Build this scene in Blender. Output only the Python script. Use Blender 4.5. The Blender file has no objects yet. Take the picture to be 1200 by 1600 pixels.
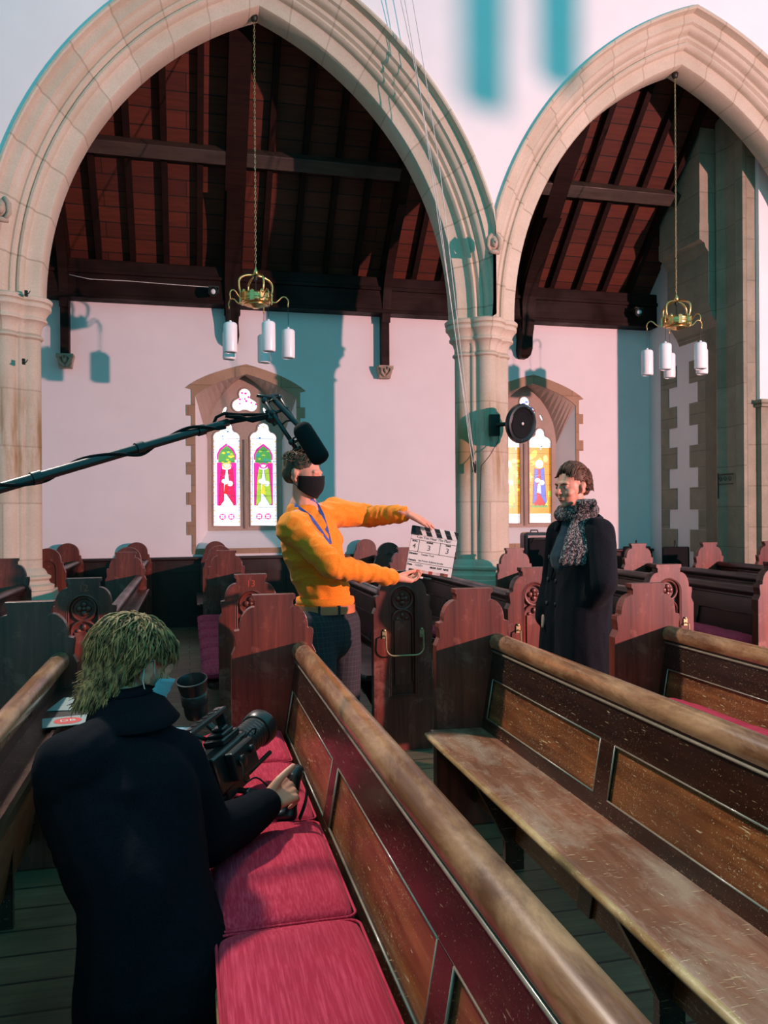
import bpy, bmesh, math, random
from mathutils import Vector, Matrix, Quaternion, noise
PI = math.pi
R = math.radians
V = Vector
scene = bpy.context.scene
COL = scene.collection
random.seed(7)

# ------------------------------------------------------------------ camera
F_PX = 1265.0
YAW = math.atan(305 / 1265)
ROLL = 0.0063
EYE = V((0, 0, 1.46))
r0 = V((math.cos(YAW), -math.sin(YAW), 0))
fwd = V((math.sin(YAW), math.cos(YAW), 0))
zz = V((0, 0, 1))
rc = r0 * math.cos(ROLL) - zz * math.sin(ROLL)
uc = zz * math.cos(ROLL) + r0 * math.sin(ROLL)
cam_d = bpy.data.cameras.new('camera')
cam = bpy.data.objects.new('camera', cam_d)
COL.objects.link(cam)
cam_d.sensor_fit = 'VERTICAL'
cam_d.sensor_height = 32
cam_d.lens = F_PX / 1600 * 32
cam_d.clip_start = 0.02
M3 = Matrix((rc, uc, -fwd)).transposed()
cam.matrix_world = Matrix.Translation(EYE) @ M3.to_4x4()
scene.camera = cam

def ray(u, v):
    return fwd + rc * ((u - 600) / F_PX) + uc * ((800 - v) / F_PX)
def P(u, v, Y):
    d = ray(u, v)
    return EYE + d * (Y / d.y)
def PZ(u, v, Z):
    d = ray(u, v)
    return EYE + d * ((Z - EYE.z) / d.z)

# ------------------------------------------------------------------ light
scene.view_settings.view_transform = 'Standard'
scene.view_settings.look = 'None'
scene.view_settings.gamma = 1
scene.view_settings.exposure = 0.0
scene.view_settings.use_curve_mapping = False
w = bpy.data.worlds.new('world')
scene.world = w
w.use_nodes = True
bg = w.node_tree.nodes['Background']
bg.inputs[0].default_value = (0.13, 0.84, 1.0, 1)
bg.inputs[1].default_value = 0.72

def lamp(name, kind, loc, target, energy, color, **kw):
    d = bpy.data.lights.new(name, kind)
    d.energy = energy
    d.color = color
    for k, val in kw.items():
        setattr(d, k, val)
    o = bpy.data.objects.new(name, d)
    COL.objects.link(o)
    o.location = loc
    o.rotation_euler = (V(target) - V(loc)).to_track_quat('-Z', 'Y').to_euler()
    return o
KEY = V((8.45, -1.5, 2.55))
_a = R(118)
lamp('film_light', 'SPOT', KEY, KEY + V((math.cos(_a), math.sin(_a), 0.06)) * 10, 6600, (1.0, 0.47, 0.46),  # unseen film lamp, assumed from the shadows on the far wall
     spot_size=R(68), spot_blend=0.05, shadow_soft_size=0.08)
lamp('assumed_seat_light', 'SPOT', (-2.6, 7.1, 8.4), (1.35, 1.9, 0.5), 3600, (1.0, 0.84, 0.74),  # assumed spot, added to light the front pew seats; no window is up there
     spot_size=R(30), spot_blend=0.5, shadow_soft_size=0.25)

lamp('cameraman_fill_light', 'SPOT', (-3.2, -2.2, 6.0), (-0.12, 2.3, 0.9), 430, (1.0, 0.72, 0.5),  # added fill spot that warms the kneeling cameraman, no window behind it
     spot_size=R(13), spot_blend=0.8, shadow_soft_size=0.35)

# ------------------------------------------------------------------ mesh helpers
def tag(o, label=None, cat=None, group=None, kind=None):
    if label: o['label'] = label
    if cat: o['category'] = cat
    if group: o['group'] = group
    if kind: o['kind'] = kind
    return o
def empty(name, loc=(0, 0, 0), rz=0, label=None, cat=None, group=None):
    o = bpy.data.objects.new(name, None)
    COL.objects.link(o)
    o.location = loc
    o.rotation_euler = (0, 0, rz)
    o.empty_display_size = 0.1
    return tag(o, label, cat, group)
def copy_tree(o, parent=None):
    c = o.copy()
    COL.objects.link(c)
    if parent: c.parent = parent
    for ch in list(o.children):
        copy_tree(ch, c)
    return c

class MB:
    def __init__(s):
        s.bm = bmesh.new()
        s.mi = 0
    def _f(s, vs):
        try:
            f = s.bm.faces.new(vs)
            f.material_index = s.mi
            return f
        except ValueError:
            return None
    def box(s, x0, x1, y0, y1, z0, z1, mat=None):
        c = [V((x, y, z)) for x in (x0, x1) for y in (y0, y1) for z in (z0, z1)]
        if mat is not None: c = [mat @ p for p in c]
        v = [s.bm.verts.new(p) for p in c]
        for q in ((0, 1, 3, 2), (4, 6, 7, 5), (0, 4, 5, 1), (2, 3, 7, 6), (0, 2, 6, 4), (1, 5, 7, 3)):
            s._f([v[i] for i in q])
        return s
    def rings(s, rings, cap=True, closed=False):
        vr = [[s.bm.verts.new(p) for p in r] for r in rings]
        n = len(vr[0])
        m = len(vr)
        for i in range(m if closed else m - 1):
            a, b = vr[i], vr[(i + 1) % m]
            for j in range(n):
                k = (j + 1) % n
                s._f([a[j], a[k], b[k], b[j]])
        if cap and not closed:
            s._f(list(reversed(vr[0])))
            s._f(vr[-1])
        return s
    def tube(s, pts, rad, n=10, cap=True, flat=1.0):
        pts = [V(p) for p in pts]
        if not hasattr(rad, '__len__'): rad = [rad] * len(pts)
        rs = []
        prev = None
        for i, p in enumerate(pts):
            t = (pts[min(i + 1, len(pts) - 1)] - pts[max(i - 1, 0)])
            if t.length < 1e-9: t = V((0, 0, 1))
            t.normalize()
            if prev is None:
                a = t.orthogonal().normalized()
            else:
                a = prev - t * prev.dot(t)
                if a.length < 1e-6: a = t.orthogonal()
                a.normalize()
            prev = a
            b = t.cross(a)
            rs.append([p + a * math.cos(2 * PI * j / n) * rad[i] + b * math.sin(2 * PI * j / n) * rad[i] * flat for j in range(n)])
        return s.rings(rs, cap)
    def lathe(s, prof, n=24, loc=(0, 0, 0), mat=None):
        rs = []
        for r, z in prof:
            ring = [V((math.cos(2 * PI * j / n) * r, math.sin(2 * PI * j / n) * r, z)) for j in range(n)]
            if mat is not None: ring = [mat @ p for p in ring]
            rs.append([p + V(loc) for p in ring])
        return s.rings(rs, True)
    def cyl(s, a, b, r, r2=None, n=20):
        return s.tube([a, b], [r, r if r2 is None else r2], n)
    def ball(s, c, r, n=14, m=9, rot=None):
        if not hasattr(r, '__len__'): r = (r, r, r)
        rs = []
        for i in range(m + 1):
            th = PI * i / m
            st, ct = max(math.sin(th), 0.02), math.cos(th)
            ring = []
            for j in range(n):
                ph = 2 * PI * j / n
                p = V((st * math.cos(ph) * r[0], st * math.sin(ph) * r[1], -ct * r[2]))
                if rot is not None: p = rot @ p
                ring.append(p + V(c))
            rs.append(ring)
        return s.rings(rs, True)
    def plate(s, outlines, y0, y1, tf=None):
        """outlines: list of closed 2D loops (x,z); first outer, rest holes; thickness y0..y1 (y0 front)."""
        bm2 = bmesh.new()
        edges = []
        for lo in outlines:
            vs = [bm2.verts.new((x, y0, z)) for x, z in lo]
            for i in range(len(vs)):
                edges.append(bm2.edges.new((vs[i], vs[(i + 1) % len(vs)])))
        bmesh.ops.triangle_fill(bm2, use_beauty=True, use_dissolve=False, edges=edges)
        bm2.verts.ensure_lookup_table()
        idx = {}
        for v in bm2.verts:
            a = v.co.copy()
            b = V((a.x, y1, a.z))
            if tf: a, b = tf(a), tf(b)
            idx[v] = (s.bm.verts.new(a), s.bm.verts.new(b))
        for f in bm2.faces:
            s._f([idx[v][0] for v in f.verts])
            s._f([idx[v][1] for v in reversed(f.verts)])
        for e in bm2.edges:
            if len(e.link_faces) == 1:
                a, b = e.verts
                s._f([idx[a][0], idx[b][0], idx[b][1], idx[a][1]])
        bm2.free()
        return s
    def build(s, name, mat, parent=None, smooth=False, bevel=0, uv=None, angle=None):
        bmesh.ops.recalc_face_normals(s.bm, faces=s.bm.faces)
        me = bpy.data.meshes.new(name)
        s.bm.to_mesh(me)
        s.bm.free()
        for m in (mat if isinstance(mat, (list, tuple)) else [mat]):
            me.materials.append(m)
        if smooth:
            me.shade_smooth()
            if angle: me.set_sharp_from_angle(angle=R(angle))
        o = bpy.data.objects.new(name, me)
        COL.objects.link(o)
        if parent: o.parent = parent
        if bevel:
            b = o.modifiers.new('bevel', 'BEVEL')
            b.width = bevel
            b.segments = 2
            b.limit_method = 'ANGLE'
        return o

def bake(o):
    dg = bpy.context.evaluated_depsgraph_get()
    dg.update()
    me = bpy.data.meshes.new_from_object(o.evaluated_get(dg), preserve_all_data_layers=True, depsgraph=dg)
    old = o.data
    o.modifiers.clear()
    mats = list(old.materials)
    o.data = me
    me.name = old.name
    if not len(me.materials):
        for m in mats: me.materials.append(m)
    return o

def text_mesh(name, txt, mat, size, tf, parent, extrude=0.0005, align='CENTER', squeeze=1.0, bold=0):
    cu = bpy.data.curves.new(name, 'FONT')
    cu.body = txt
    cu.size = size
    cu.align_x = align
    cu.align_y = 'CENTER'
    cu.extrude = extrude
    cu.resolution_u = 2
    cu.offset = bold
    t = bpy.data.objects.new(name, cu)
    COL.objects.link(t)
    dg = bpy.context.evaluated_depsgraph_get()
    me = bpy.data.meshes.new_from_object(t.evaluated_get(dg), depsgraph=dg)
    bpy.data.objects.remove(t)
    for v in me.vertices:
        v.co = tf(v.co.x * squeeze, v.co.y, v.co.z)
    me.materials.clear()
    me.materials.append(mat)
    o = bpy.data.objects.new(name, me)
    COL.objects.link(o)
    o.parent = parent
    return o

# ------------------------------------------------------------------ materials
def node_mat(name):
    m = bpy.data.materials.new(name)
    m.use_nodes = True
    nt = m.node_tree
    return m, nt, nt.nodes['Principled BSDF']
def N(nt, kind, **kw):
    n = nt.nodes.new(kind)
    for k, v_ in kw.items():
        if k in n.inputs: n.inputs[k].default_value = v_
        else: setattr(n, k, v_)
    return n
def ramp(nt, src, stops):
    r = nt.nodes.new('ShaderNodeValToRGB')
    e = r.color_ramp.elements
    while len(e) < len(stops): e.new(0.5)
    for i, (p, c) in enumerate(stops):
        e[i].position = p
        e[i].color = (c, c, c, 1) if not hasattr(c, '__len__') else (*c, 1)
    nt.links.new(src, r.inputs[0])
    return r.outputs[0]
def mixc(nt, fac, a, b, mode='MIX'):
    m = nt.nodes.new('ShaderNodeMix')
    m.data_type = 'RGBA'
    m.blend_type = mode
    for sock, val in ((0, fac), (6, a), (7, b)):
        if hasattr(val, 'is_linked') or hasattr(val, 'links'):
            nt.links.new(val, m.inputs[sock])
        else:
            m.inputs[sock].default_value = val if sock == 0 else (*val, 1)
    return m.outputs[2]
def coord(nt, scale=(1, 1, 1), src='Object', rot=(0, 0, 0)):
    tc = nt.nodes.new('ShaderNodeTexCoord')
    mp = nt.nodes.new('ShaderNodeMapping')
    mp.inputs['Scale'].default_value = scale
    mp.inputs['Rotation'].default_value = rot
    nt.links.new(tc.outputs[src], mp.inputs[0])
    return mp.outputs[0]
def noise_t(nt, co, scale, detail=4, rough=0.55, dist=0):
    n = N(nt, 'ShaderNodeTexNoise')
    n.inputs['Scale'].default_value = scale
    n.inputs['Detail'].default_value = detail
    n.inputs['Roughness'].default_value = rough
    n.inputs['Distortion'].default_value = dist
    nt.links.new(co, n.inputs['Vector'])
    return n.outputs[0]
def bump(nt, bs, h, strength=0.3, dist=0.01):
    b = N(nt, 'ShaderNodeBump')
    b.inputs['Strength'].default_value = strength
    b.inputs['Distance'].default_value = dist
    nt.links.new(h, b.inputs['Height'])
    nt.links.new(b.outputs[0], bs.inputs['Normal'])
def plain(name, col, rough=0.6, metal=0, var=0.15, scale=20, spec=0.5, bumps=0.0, emit=None, sheen=0, coat=0):
    m, nt, bs = node_mat(name)
    co = coord(nt)
    n = noise_t(nt, co, scale, 3)
    c = mixc(nt, ramp(nt, n, [(0.3, 0), (0.7, 1)]), tuple(x * (1 - var) for x in col), tuple(min(1, x * (1 + var)) for x in col))
    nt.links.new(c, bs.inputs['Base Color'])
    bs.inputs['Roughness'].default_value = rough
    bs.inputs['Metallic'].default_value = metal
    bs.inputs['Specular IOR Level'].default_value = spec
    if sheen: bs.inputs['Sheen Weight'].default_value = sheen
    if coat: bs.inputs['Coat Weight'].default_value = coat
    if bumps: bump(nt, bs, n, bumps)
    if emit:
        bs.inputs['Emission Color'].default_value = (*col, 1)
        bs.inputs['Emission Strength'].default_value = emit
    return m

def wood(name, dark, light, wear=None, wear_amt=0.0, rough=0.32, axis='y', scratch=0.0, scol=(0.75, 0.6, 0.35), gscale=1.0, coat=0.3, seed=0.0):
    m, nt, bs = node_mat(name)
    st = {'x': (0.7, 9, 9), 'y': (9, 0.7, 9), 'z': (9, 9, 0.7)}[axis]
    co = coord(nt, tuple(q * gscale for q in st))
    g = noise_t(nt, co, 2.5, 6, 0.6, 0.6)
    g2 = noise_t(nt, coord(nt), 2.2 * gscale, 3)
    c = mixc(nt, ramp(nt, g, [(0.32, 0), (0.68, 1)]), dark, light)
    c = mixc(nt, ramp(nt, g2, [(0.35, 0), (0.75, 0.75)]), c, tuple(q * 0.45 for q in dark))
    rr = ramp(nt, g2, [(0.3, rough * 0.75), (0.7, rough * 1.4)])
    if wear:
        wn = noise_t(nt, coord(nt, (1.5, .5, 1.5) if axis == 'y' else (1, 1, 1)), 4.5, 8, 0.72, 0.4)
        hi = 0.62 - wear_amt * 0.35
        c = mixc(nt, ramp(nt, wn, [(hi - 0.03, 0), (hi + 0.16, 0.85)]), c, wear)
    if scratch:
        for k, (rot, sc) in enumerate(((R(25), (5, 90, 90)), (R(-35), (90, 8, 60)), (R(70), (9, 80, 80)))):
            cs = coord(nt, sc, rot=(rot, rot * 0.7 + seed, rot))
            sn = noise_t(nt, cs, 2.6, 2, 0.5)
            msk = noise_t(nt, coord(nt), 5 + k, 4, 0.7)
            a = ramp(nt, sn, [(0.69 - 0.03 * scratch, 0), (0.70 - 0.03 * scratch, 1)])
            b = ramp(nt, msk, [(0.46, 0), (0.56, 0.8)])
            mm = N(nt, 'ShaderNodeMath', operation='MULTIPLY')
            nt.links.new(a, mm.inputs[0]); nt.links.new(b, mm.inputs[1])
            c = mixc(nt, mm.outputs[0], c, scol)
        vo = N(nt, 'ShaderNodeTexVoronoi')
        vo.inputs['Scale'].default_value = 75
        nt.links.new(coord(nt), vo.inputs[0])
        chip = ramp(nt, vo.outputs[0], [(0.10, 1), (0.16, 0)])
        msk = ramp(nt, noise_t(nt, coord(nt), 6, 3, .6), [(0.5, 0), (0.62, 0.8)])
        mm = N(nt, 'ShaderNodeMath', operation='MULTIPLY')
        nt.links.new(chip, mm.inputs[0]); nt.links.new(msk, mm.inputs[1])
        c = mixc(nt, mm.outputs[0], c, scol)
    nt.links.new(c, bs.inputs['Base Color'])
    nt.links.new(rr, bs.inputs['Roughness'])
    bs.inputs['Coat Weight'].default_value = coat
    bs.inputs['Coat Roughness'].default_value = 0.22
    bump(nt, bs, g, 0.12, 0.004)
    return m

def stone(name, base, var, joints=None, src='Object', blocks=None, stain=None):
    m, nt, bs = node_mat(name)
    co = coord(nt, src='Object')
    n = noise_t(nt, co, 3.2, 8, 0.65, 0.3)
    n2 = noise_t(nt, co, 60, 4, 0.7)
    c = mixc(nt, ramp(nt, n, [(0.3, 0), (0.7, 1)]), base, var)
    c = mixc(nt, ramp(nt, n2, [(0.35, 0), (0.8, 0.5)]), c, tuple(q * 0.75 for q in base))
    if stain:
        sn = noise_t(nt, coord(nt, (5, 5, 0.8)), 1.6, 5, 0.6)
        zr = nt.nodes.new('ShaderNodeSeparateXYZ')
        nt.links.new(coord(nt), zr.inputs[0])
        band = ramp(nt, zr.outputs[2], [(0.0, 0), (0.01, 0)])
        mr = N(nt, 'ShaderNodeMapRange')
        nt.links.new(zr.outputs[2], mr.inputs[0])
        mr.inputs[1].default_value = stain[1]
        mr.inputs[2].default_value = stain[2]
        tri = ramp(nt, mr.outputs[0], [(0, 0), (0.35, 1), (0.6, 1), (1, 0)])
        mm = N(nt, 'ShaderNodeMath', operation='MULTIPLY')
        nt.links.new(ramp(nt, sn, [(0.40, 0), (0.58, 0.85)]), mm.inputs[0])
        nt.links.new(tri, mm.inputs[1])
        c = mixc(nt, mm.outputs[0], c, stain[0])
    if joints or blocks:
        br = N(nt, 'ShaderNodeTexBrick')
        br.inputs['Scale'].default_value = 1.0
        br.inputs['Mortar Size'].default_value = 0.008
        br.inputs['Brick Width'].default_value = (joints or blocks)[0]
        br.inputs['Row Height'].default_value = (joints or blocks)[1]
        br.inputs['Color1'].default_value = (1, 1, 1, 1)
        br.inputs['Color2'].default_value = (0.72, 0.74, 0.7, 1)
        br.inputs['Mortar'].default_value = (0.5, 0.48, 0.42, 1)
        if joints:
            nt.links.new(coord(nt, src='UV'), br.inputs[0])
        else:
            nt.links.new(coord(nt, rot=blocks[2]), br.inputs[0])
        c = mixc(nt, 0.6, c, br.outputs[0], 'MULTIPLY')
    nt.links.new(c, bs.inputs['Base Color'])
    bs.inputs['Roughness'].default_value = 0.85
    bump(nt, bs, n2, 0.25, 0.004)
    return m

M = {}
M['plaster'] = plain('white_plaster', (0.80, 0.78, 0.79), 0.9, var=0.03, scale=2, bumps=0.02)
M['stone'] = stone('pale_limestone', (0.56, 0.48, 0.36), (0.66, 0.58, 0.47), joints=(0.42, 20))
M['pier'] = stone('pier_limestone', (0.56, 0.48, 0.37), (0.66, 0.58, 0.47), blocks=(3.0, 0.52, (R(90), 0, 0)), stain=((0.30, 0.17, 0.05), 1.55, 2.75))
M['sandstone'] = stone('brown_sandstone', (0.40, 0.25, 0.16), (0.50, 0.33, 0.22), blocks=(0.6, 0.26, (R(90), 0, 0)))
M['tracery'] = stone('window_tracery_stone', (0.40, 0.30, 0.24), (0.50, 0.38, 0.31))
M['dark_stone'] = stone('grey_green_stone', (0.22, 0.22, 0.16), (0.36, 0.33, 0.25), blocks=(0.5, 0.3, (R(90), 0, R(90))))
M['carve'] = stone('carved_stone', (0.36, 0.28, 0.21), (0.5, 0.4, 0.31))
M['roof_board'] = wood('roof_boards', (0.10, 0.022, 0.010), (0.20, 0.05, 0.022), axis='x', rough=0.65, coat=0)
M['roof_beam'] = wood('roof_beams', (0.010, 0.004, 0.003), (0.024, 0.009, 0.006), axis='x', rough=0.6, coat=0)
M['roof_beam'].node_tree.nodes['Principled BSDF'].inputs['Specular IOR Level'].default_value = .15
M['purlin'] = wood('purlin_wood', (0.04, 0.025, 0.018), (0.07, 0.05, 0.035), axis='x', rough=0.6, coat=0)
M['dado'] = wood('dado_wood', (0.02, 0.010, 0.008), (0.05, 0.018, 0.012), axis='z')
M['pew_end'] = wood('pew_end_wood', (0.07, 0.011, 0.006), (0.22, 0.042, 0.024), wear=(0.36, 0.14, 0.10), wear_amt=0.15, axis='z', rough=0.42)
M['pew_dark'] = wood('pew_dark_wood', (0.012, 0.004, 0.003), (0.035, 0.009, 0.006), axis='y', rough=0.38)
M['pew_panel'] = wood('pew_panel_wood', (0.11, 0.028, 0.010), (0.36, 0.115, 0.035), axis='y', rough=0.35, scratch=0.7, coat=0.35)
M['pew_frame'] = wood('pew_frame_wood', (0.016, 0.005, 0.003), (0.055, 0.015, 0.008), axis='y', rough=0.33, scratch=0.05, wear=(0.14, 0.05, 0.02), wear_amt=0.05, scol=(.45, .32, .18))
M['pew_rail'] = wood('pew_rail_wood', (0.12, 0.040, 0.016), (0.36, 0.14, 0.06), wear=(0.55, 0.28, 0.14), wear_amt=0.4, axis='y', rough=0.30, scratch=0)
M['pew_seat'] = wood('pew_seat_wood', (0.20, 0.070, 0.038), (0.38, 0.16, 0.095), wear=(0.42, 0.29, 0.21), wear_amt=0.35, axis='y', rough=0.26, scratch=0.04)
M['seat_edge'] = wood('pew_seat_edge_wood', (0.22, 0.10, 0.03), (0.50, 0.32, 0.13), wear=(0.70, 0.55, 0.30), wear_amt=0.30, axis='y', rough=0.4, scratch=0.6)
M['bead'] = plain('worn_moulding', (0.28, 0.24, 0.18), 0.3, scale=30, coat=0.5)
M['brass'] = plain('brass', (0.80, 0.50, 0.20), 0.28, metal=1, var=0.2, scale=30)
M['old_brass'] = plain('dull_brass_rod', (0.45, 0.36, 0.20), 0.4, metal=0.8)
M['shade'] = plain('opal_glass', (0.86, 0.86, 0.88), 0.3, var=0.02)
M['black'] = plain('black_plastic', (0.012, 0.014, 0.016), 0.35, coat=0.3)
M['matte_black'] = plain('matte_black', (0.006, 0.007, 0.008), 0.85, spec=0.2)
M['iron'] = plain('iron', (0.03, 0.035, 0.03), 0.5, metal=0.6)
M['cord'] = plain('white_cord', (0.62, 0.6, 0.56), 0.7)
M['red_paint'] = plain('red_paint', (0.42, 0.06, 0.03), 0.6)
# ------------------------------------------------------------------ setting
WALL_Y = 10.75
ARC_Y = 8.1
FRONT_Y = 7.7
END_X = 6.65

# floor boards run across the nave
def floor_mat():
    m, nt, bs = node_mat('floor_boards')
    br = N(nt, 'ShaderNodeTexBrick')
    br.offset = 0.37
    br.inputs['Scale'].default_value = 1
    br.inputs['Brick Width'].default_value = 2.6
    br.inputs['Row Height'].default_value = 0.17
    br.inputs['Mortar Size'].default_value = 0.006
    br.inputs['Color1'].default_value = (0.20, 0.16, 0.09, 1)
    br.inputs['Color2'].default_value = (0.27, 0.22, 0.13, 1)
    br.inputs['Mortar'].default_value = (0.02, 0.02, 0.015, 1)
    nt.links.new(coord(nt), br.inputs[0])
    g = noise_t(nt, coord(nt, (0.8, 12, 1)), 3, 6, 0.6, 0.5)
    g2 = noise_t(nt, coord(nt), 1.6, 5, 0.6)
    c = mixc(nt, 0.75, br.outputs[0], ramp(nt, g, [(0.3, 0.45), (0.7, 1)]), 'MULTIPLY')
    c = mixc(nt, ramp(nt, g2, [(0.35, 0), (0.7, 0.7)]), c, (0.05, 0.04, 0.022))
    nt.links.new(c, bs.inputs['Base Color'])
    bs.inputs['Roughness'].default_value = 0.5
    bump(nt, bs, g, 0.15, 0.004)
    return m
M['floor'] = floor_mat()
tag(MB().box(-7, 11, -4, 11.2, -0.1, 0).build('floor', M['floor']), kind='structure')

def arch_pts(cx, half, h, z0, n=14):
    """pointed arch from left springing over apex to right springing"""
    out = []
    if h < half:
        # low four-centred head: quick curve at the haunch, then nearly straight to the point
        for i in range(n + 1):
            t = i / n
            cxq, czq = -half * .72, h * .58
            x = (1 - t) ** 2 * -half + 2 * t * (1 - t) * cxq
            z = 2 * t * (1 - t) * czq + t * t * h
            out.append((cx + x, z0 + z))
        out += [(2 * cx - x, z) for x, z in reversed(out[:-1])]
        return out
    Rr = (h * h + half * half) / (2 * half)
    amax = math.acos((Rr - half) / Rr)
    for i in range(n + 1):
        a = amax * i / n
        out.append((cx + (Rr - half) - Rr * math.cos(a), z0 + Rr * math.sin(a)))
    out += [(2 * cx - x, z) for x, z in reversed(out[:-1])]
    return out

WIN = [0.745, 4.80]
def opening(cx, n=10):
    return [(cx - .655, 1.0), (cx - .655, 2.0)] + arch_pts(cx, .655, .30, 2.98, n) + [(cx + .655, 2.0), (cx + .655, 1.0)]
def inner_outline(cx, n=10):
    return [(cx - .50, 1.22), (cx - .50, 2.0)] + arch_pts(cx, .50, .86, 2.45, n) + [(cx + .50, 2.0), (cx + .50, 1.22)]

# far aisle wall with two window openings
mb = MB()
mb.plate([[(-7, 0), (END_X + .1, 0), (END_X + .1, 8), (-7, 8)]] + [opening(c) for c in WIN], WALL_Y, WALL_Y + 0.02)
tag(mb.build('wall_aisle', M['plaster']), kind='structure')
tag(MB().box(-7.1, 7, WALL_Y + .6, WALL_Y + .8, 0, 8).build('wall_aisle_outer', M['plaster']), kind='structure')

# stained glass ------------------------------------------------------------
GC = {'white': (1.0, 0.96, 1.0), 'pale': (0.85, 0.9, 1.0), 'ruby': (0.62, 0.01, 0.10), 'pink': (0.80, 0.02, 0.34), 'blue': (0.03, 0.13, 0.55),
      'green': (0.10, 0.35, 0.08), 'lime': (0.45, 0.62, 0.06), 'yellow': (0.95, 0.70, 0.05), 'amber': (0.75, 0.28, 0.02), 'lead': (0.05, 0.05, 0.08),
      'sky': (0.40, 0.6, 0.95), 'teal': (0.05, 0.32, 0.38), 'red': (0.60, 0.02, 0.02), 'gold': (0.9, 0.55, 0.2), 'skin': (1, .85, .75)}
GK = list(GC)
def glass_mat(k):
    m, nt, bs = node_mat('glass_' + k)
    n = noise_t(nt, coord(nt), 24, 4, 0.7)
    c = mixc(nt, ramp(nt, n, [(0.35, 0), (0.65, 1)]), tuple(x * 0.82 for x in GC[k]), GC[k])
    nt.links.new(c, bs.inputs['Base Color'])
    nt.links.new(c, bs.inputs['Emission Color'])
    bs.inputs['Emission Strength'].default_value = 0.0 if k == 'lead' else 1.05
    bs.inputs['Base Color'].default_value = (0.1, 0.1, 0.1, 1)
    bs.inputs['Roughness'].default_value = 0.25
    return m
GM = [glass_mat(k) for k in GK]

class Glass(MB):
    lay = 0
    def poly(s, pts, k, lift=None):
        s.lay += 1
        y = s.y - 0.00015 * s.lay if lift is None else s.y - lift
        s.mi = GK.index(k)
        s._f([s.bm.verts.new((x, y, z)) for x, z in pts])
    def rect(s, x0, x1, z0, z1, k): s.poly([(x0, z0), (x1, z0), (x1, z1), (x0, z1)], k)
    def disc(s, cx, cz, rx, rz, k, n=16): s.poly([(cx + rx * math.cos(2 * PI * i / n), cz + rz * math.sin(2 * PI * i / n)) for i in range(n)], k)
    def line(s, x0, z0, x1, z1, w_=0.004, k='lead'):
        d = V((x1 - x0, z1 - z0)).normalized()
        n = V((-d.y, d.x)) * w_ / 2
        s.poly([(x0 + n.x, z0 + n.y), (x1 + n.x, z1 + n.y), (x1 - n.x, z1 - n.y), (x0 - n.x, z0 - n.y)], k)

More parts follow.
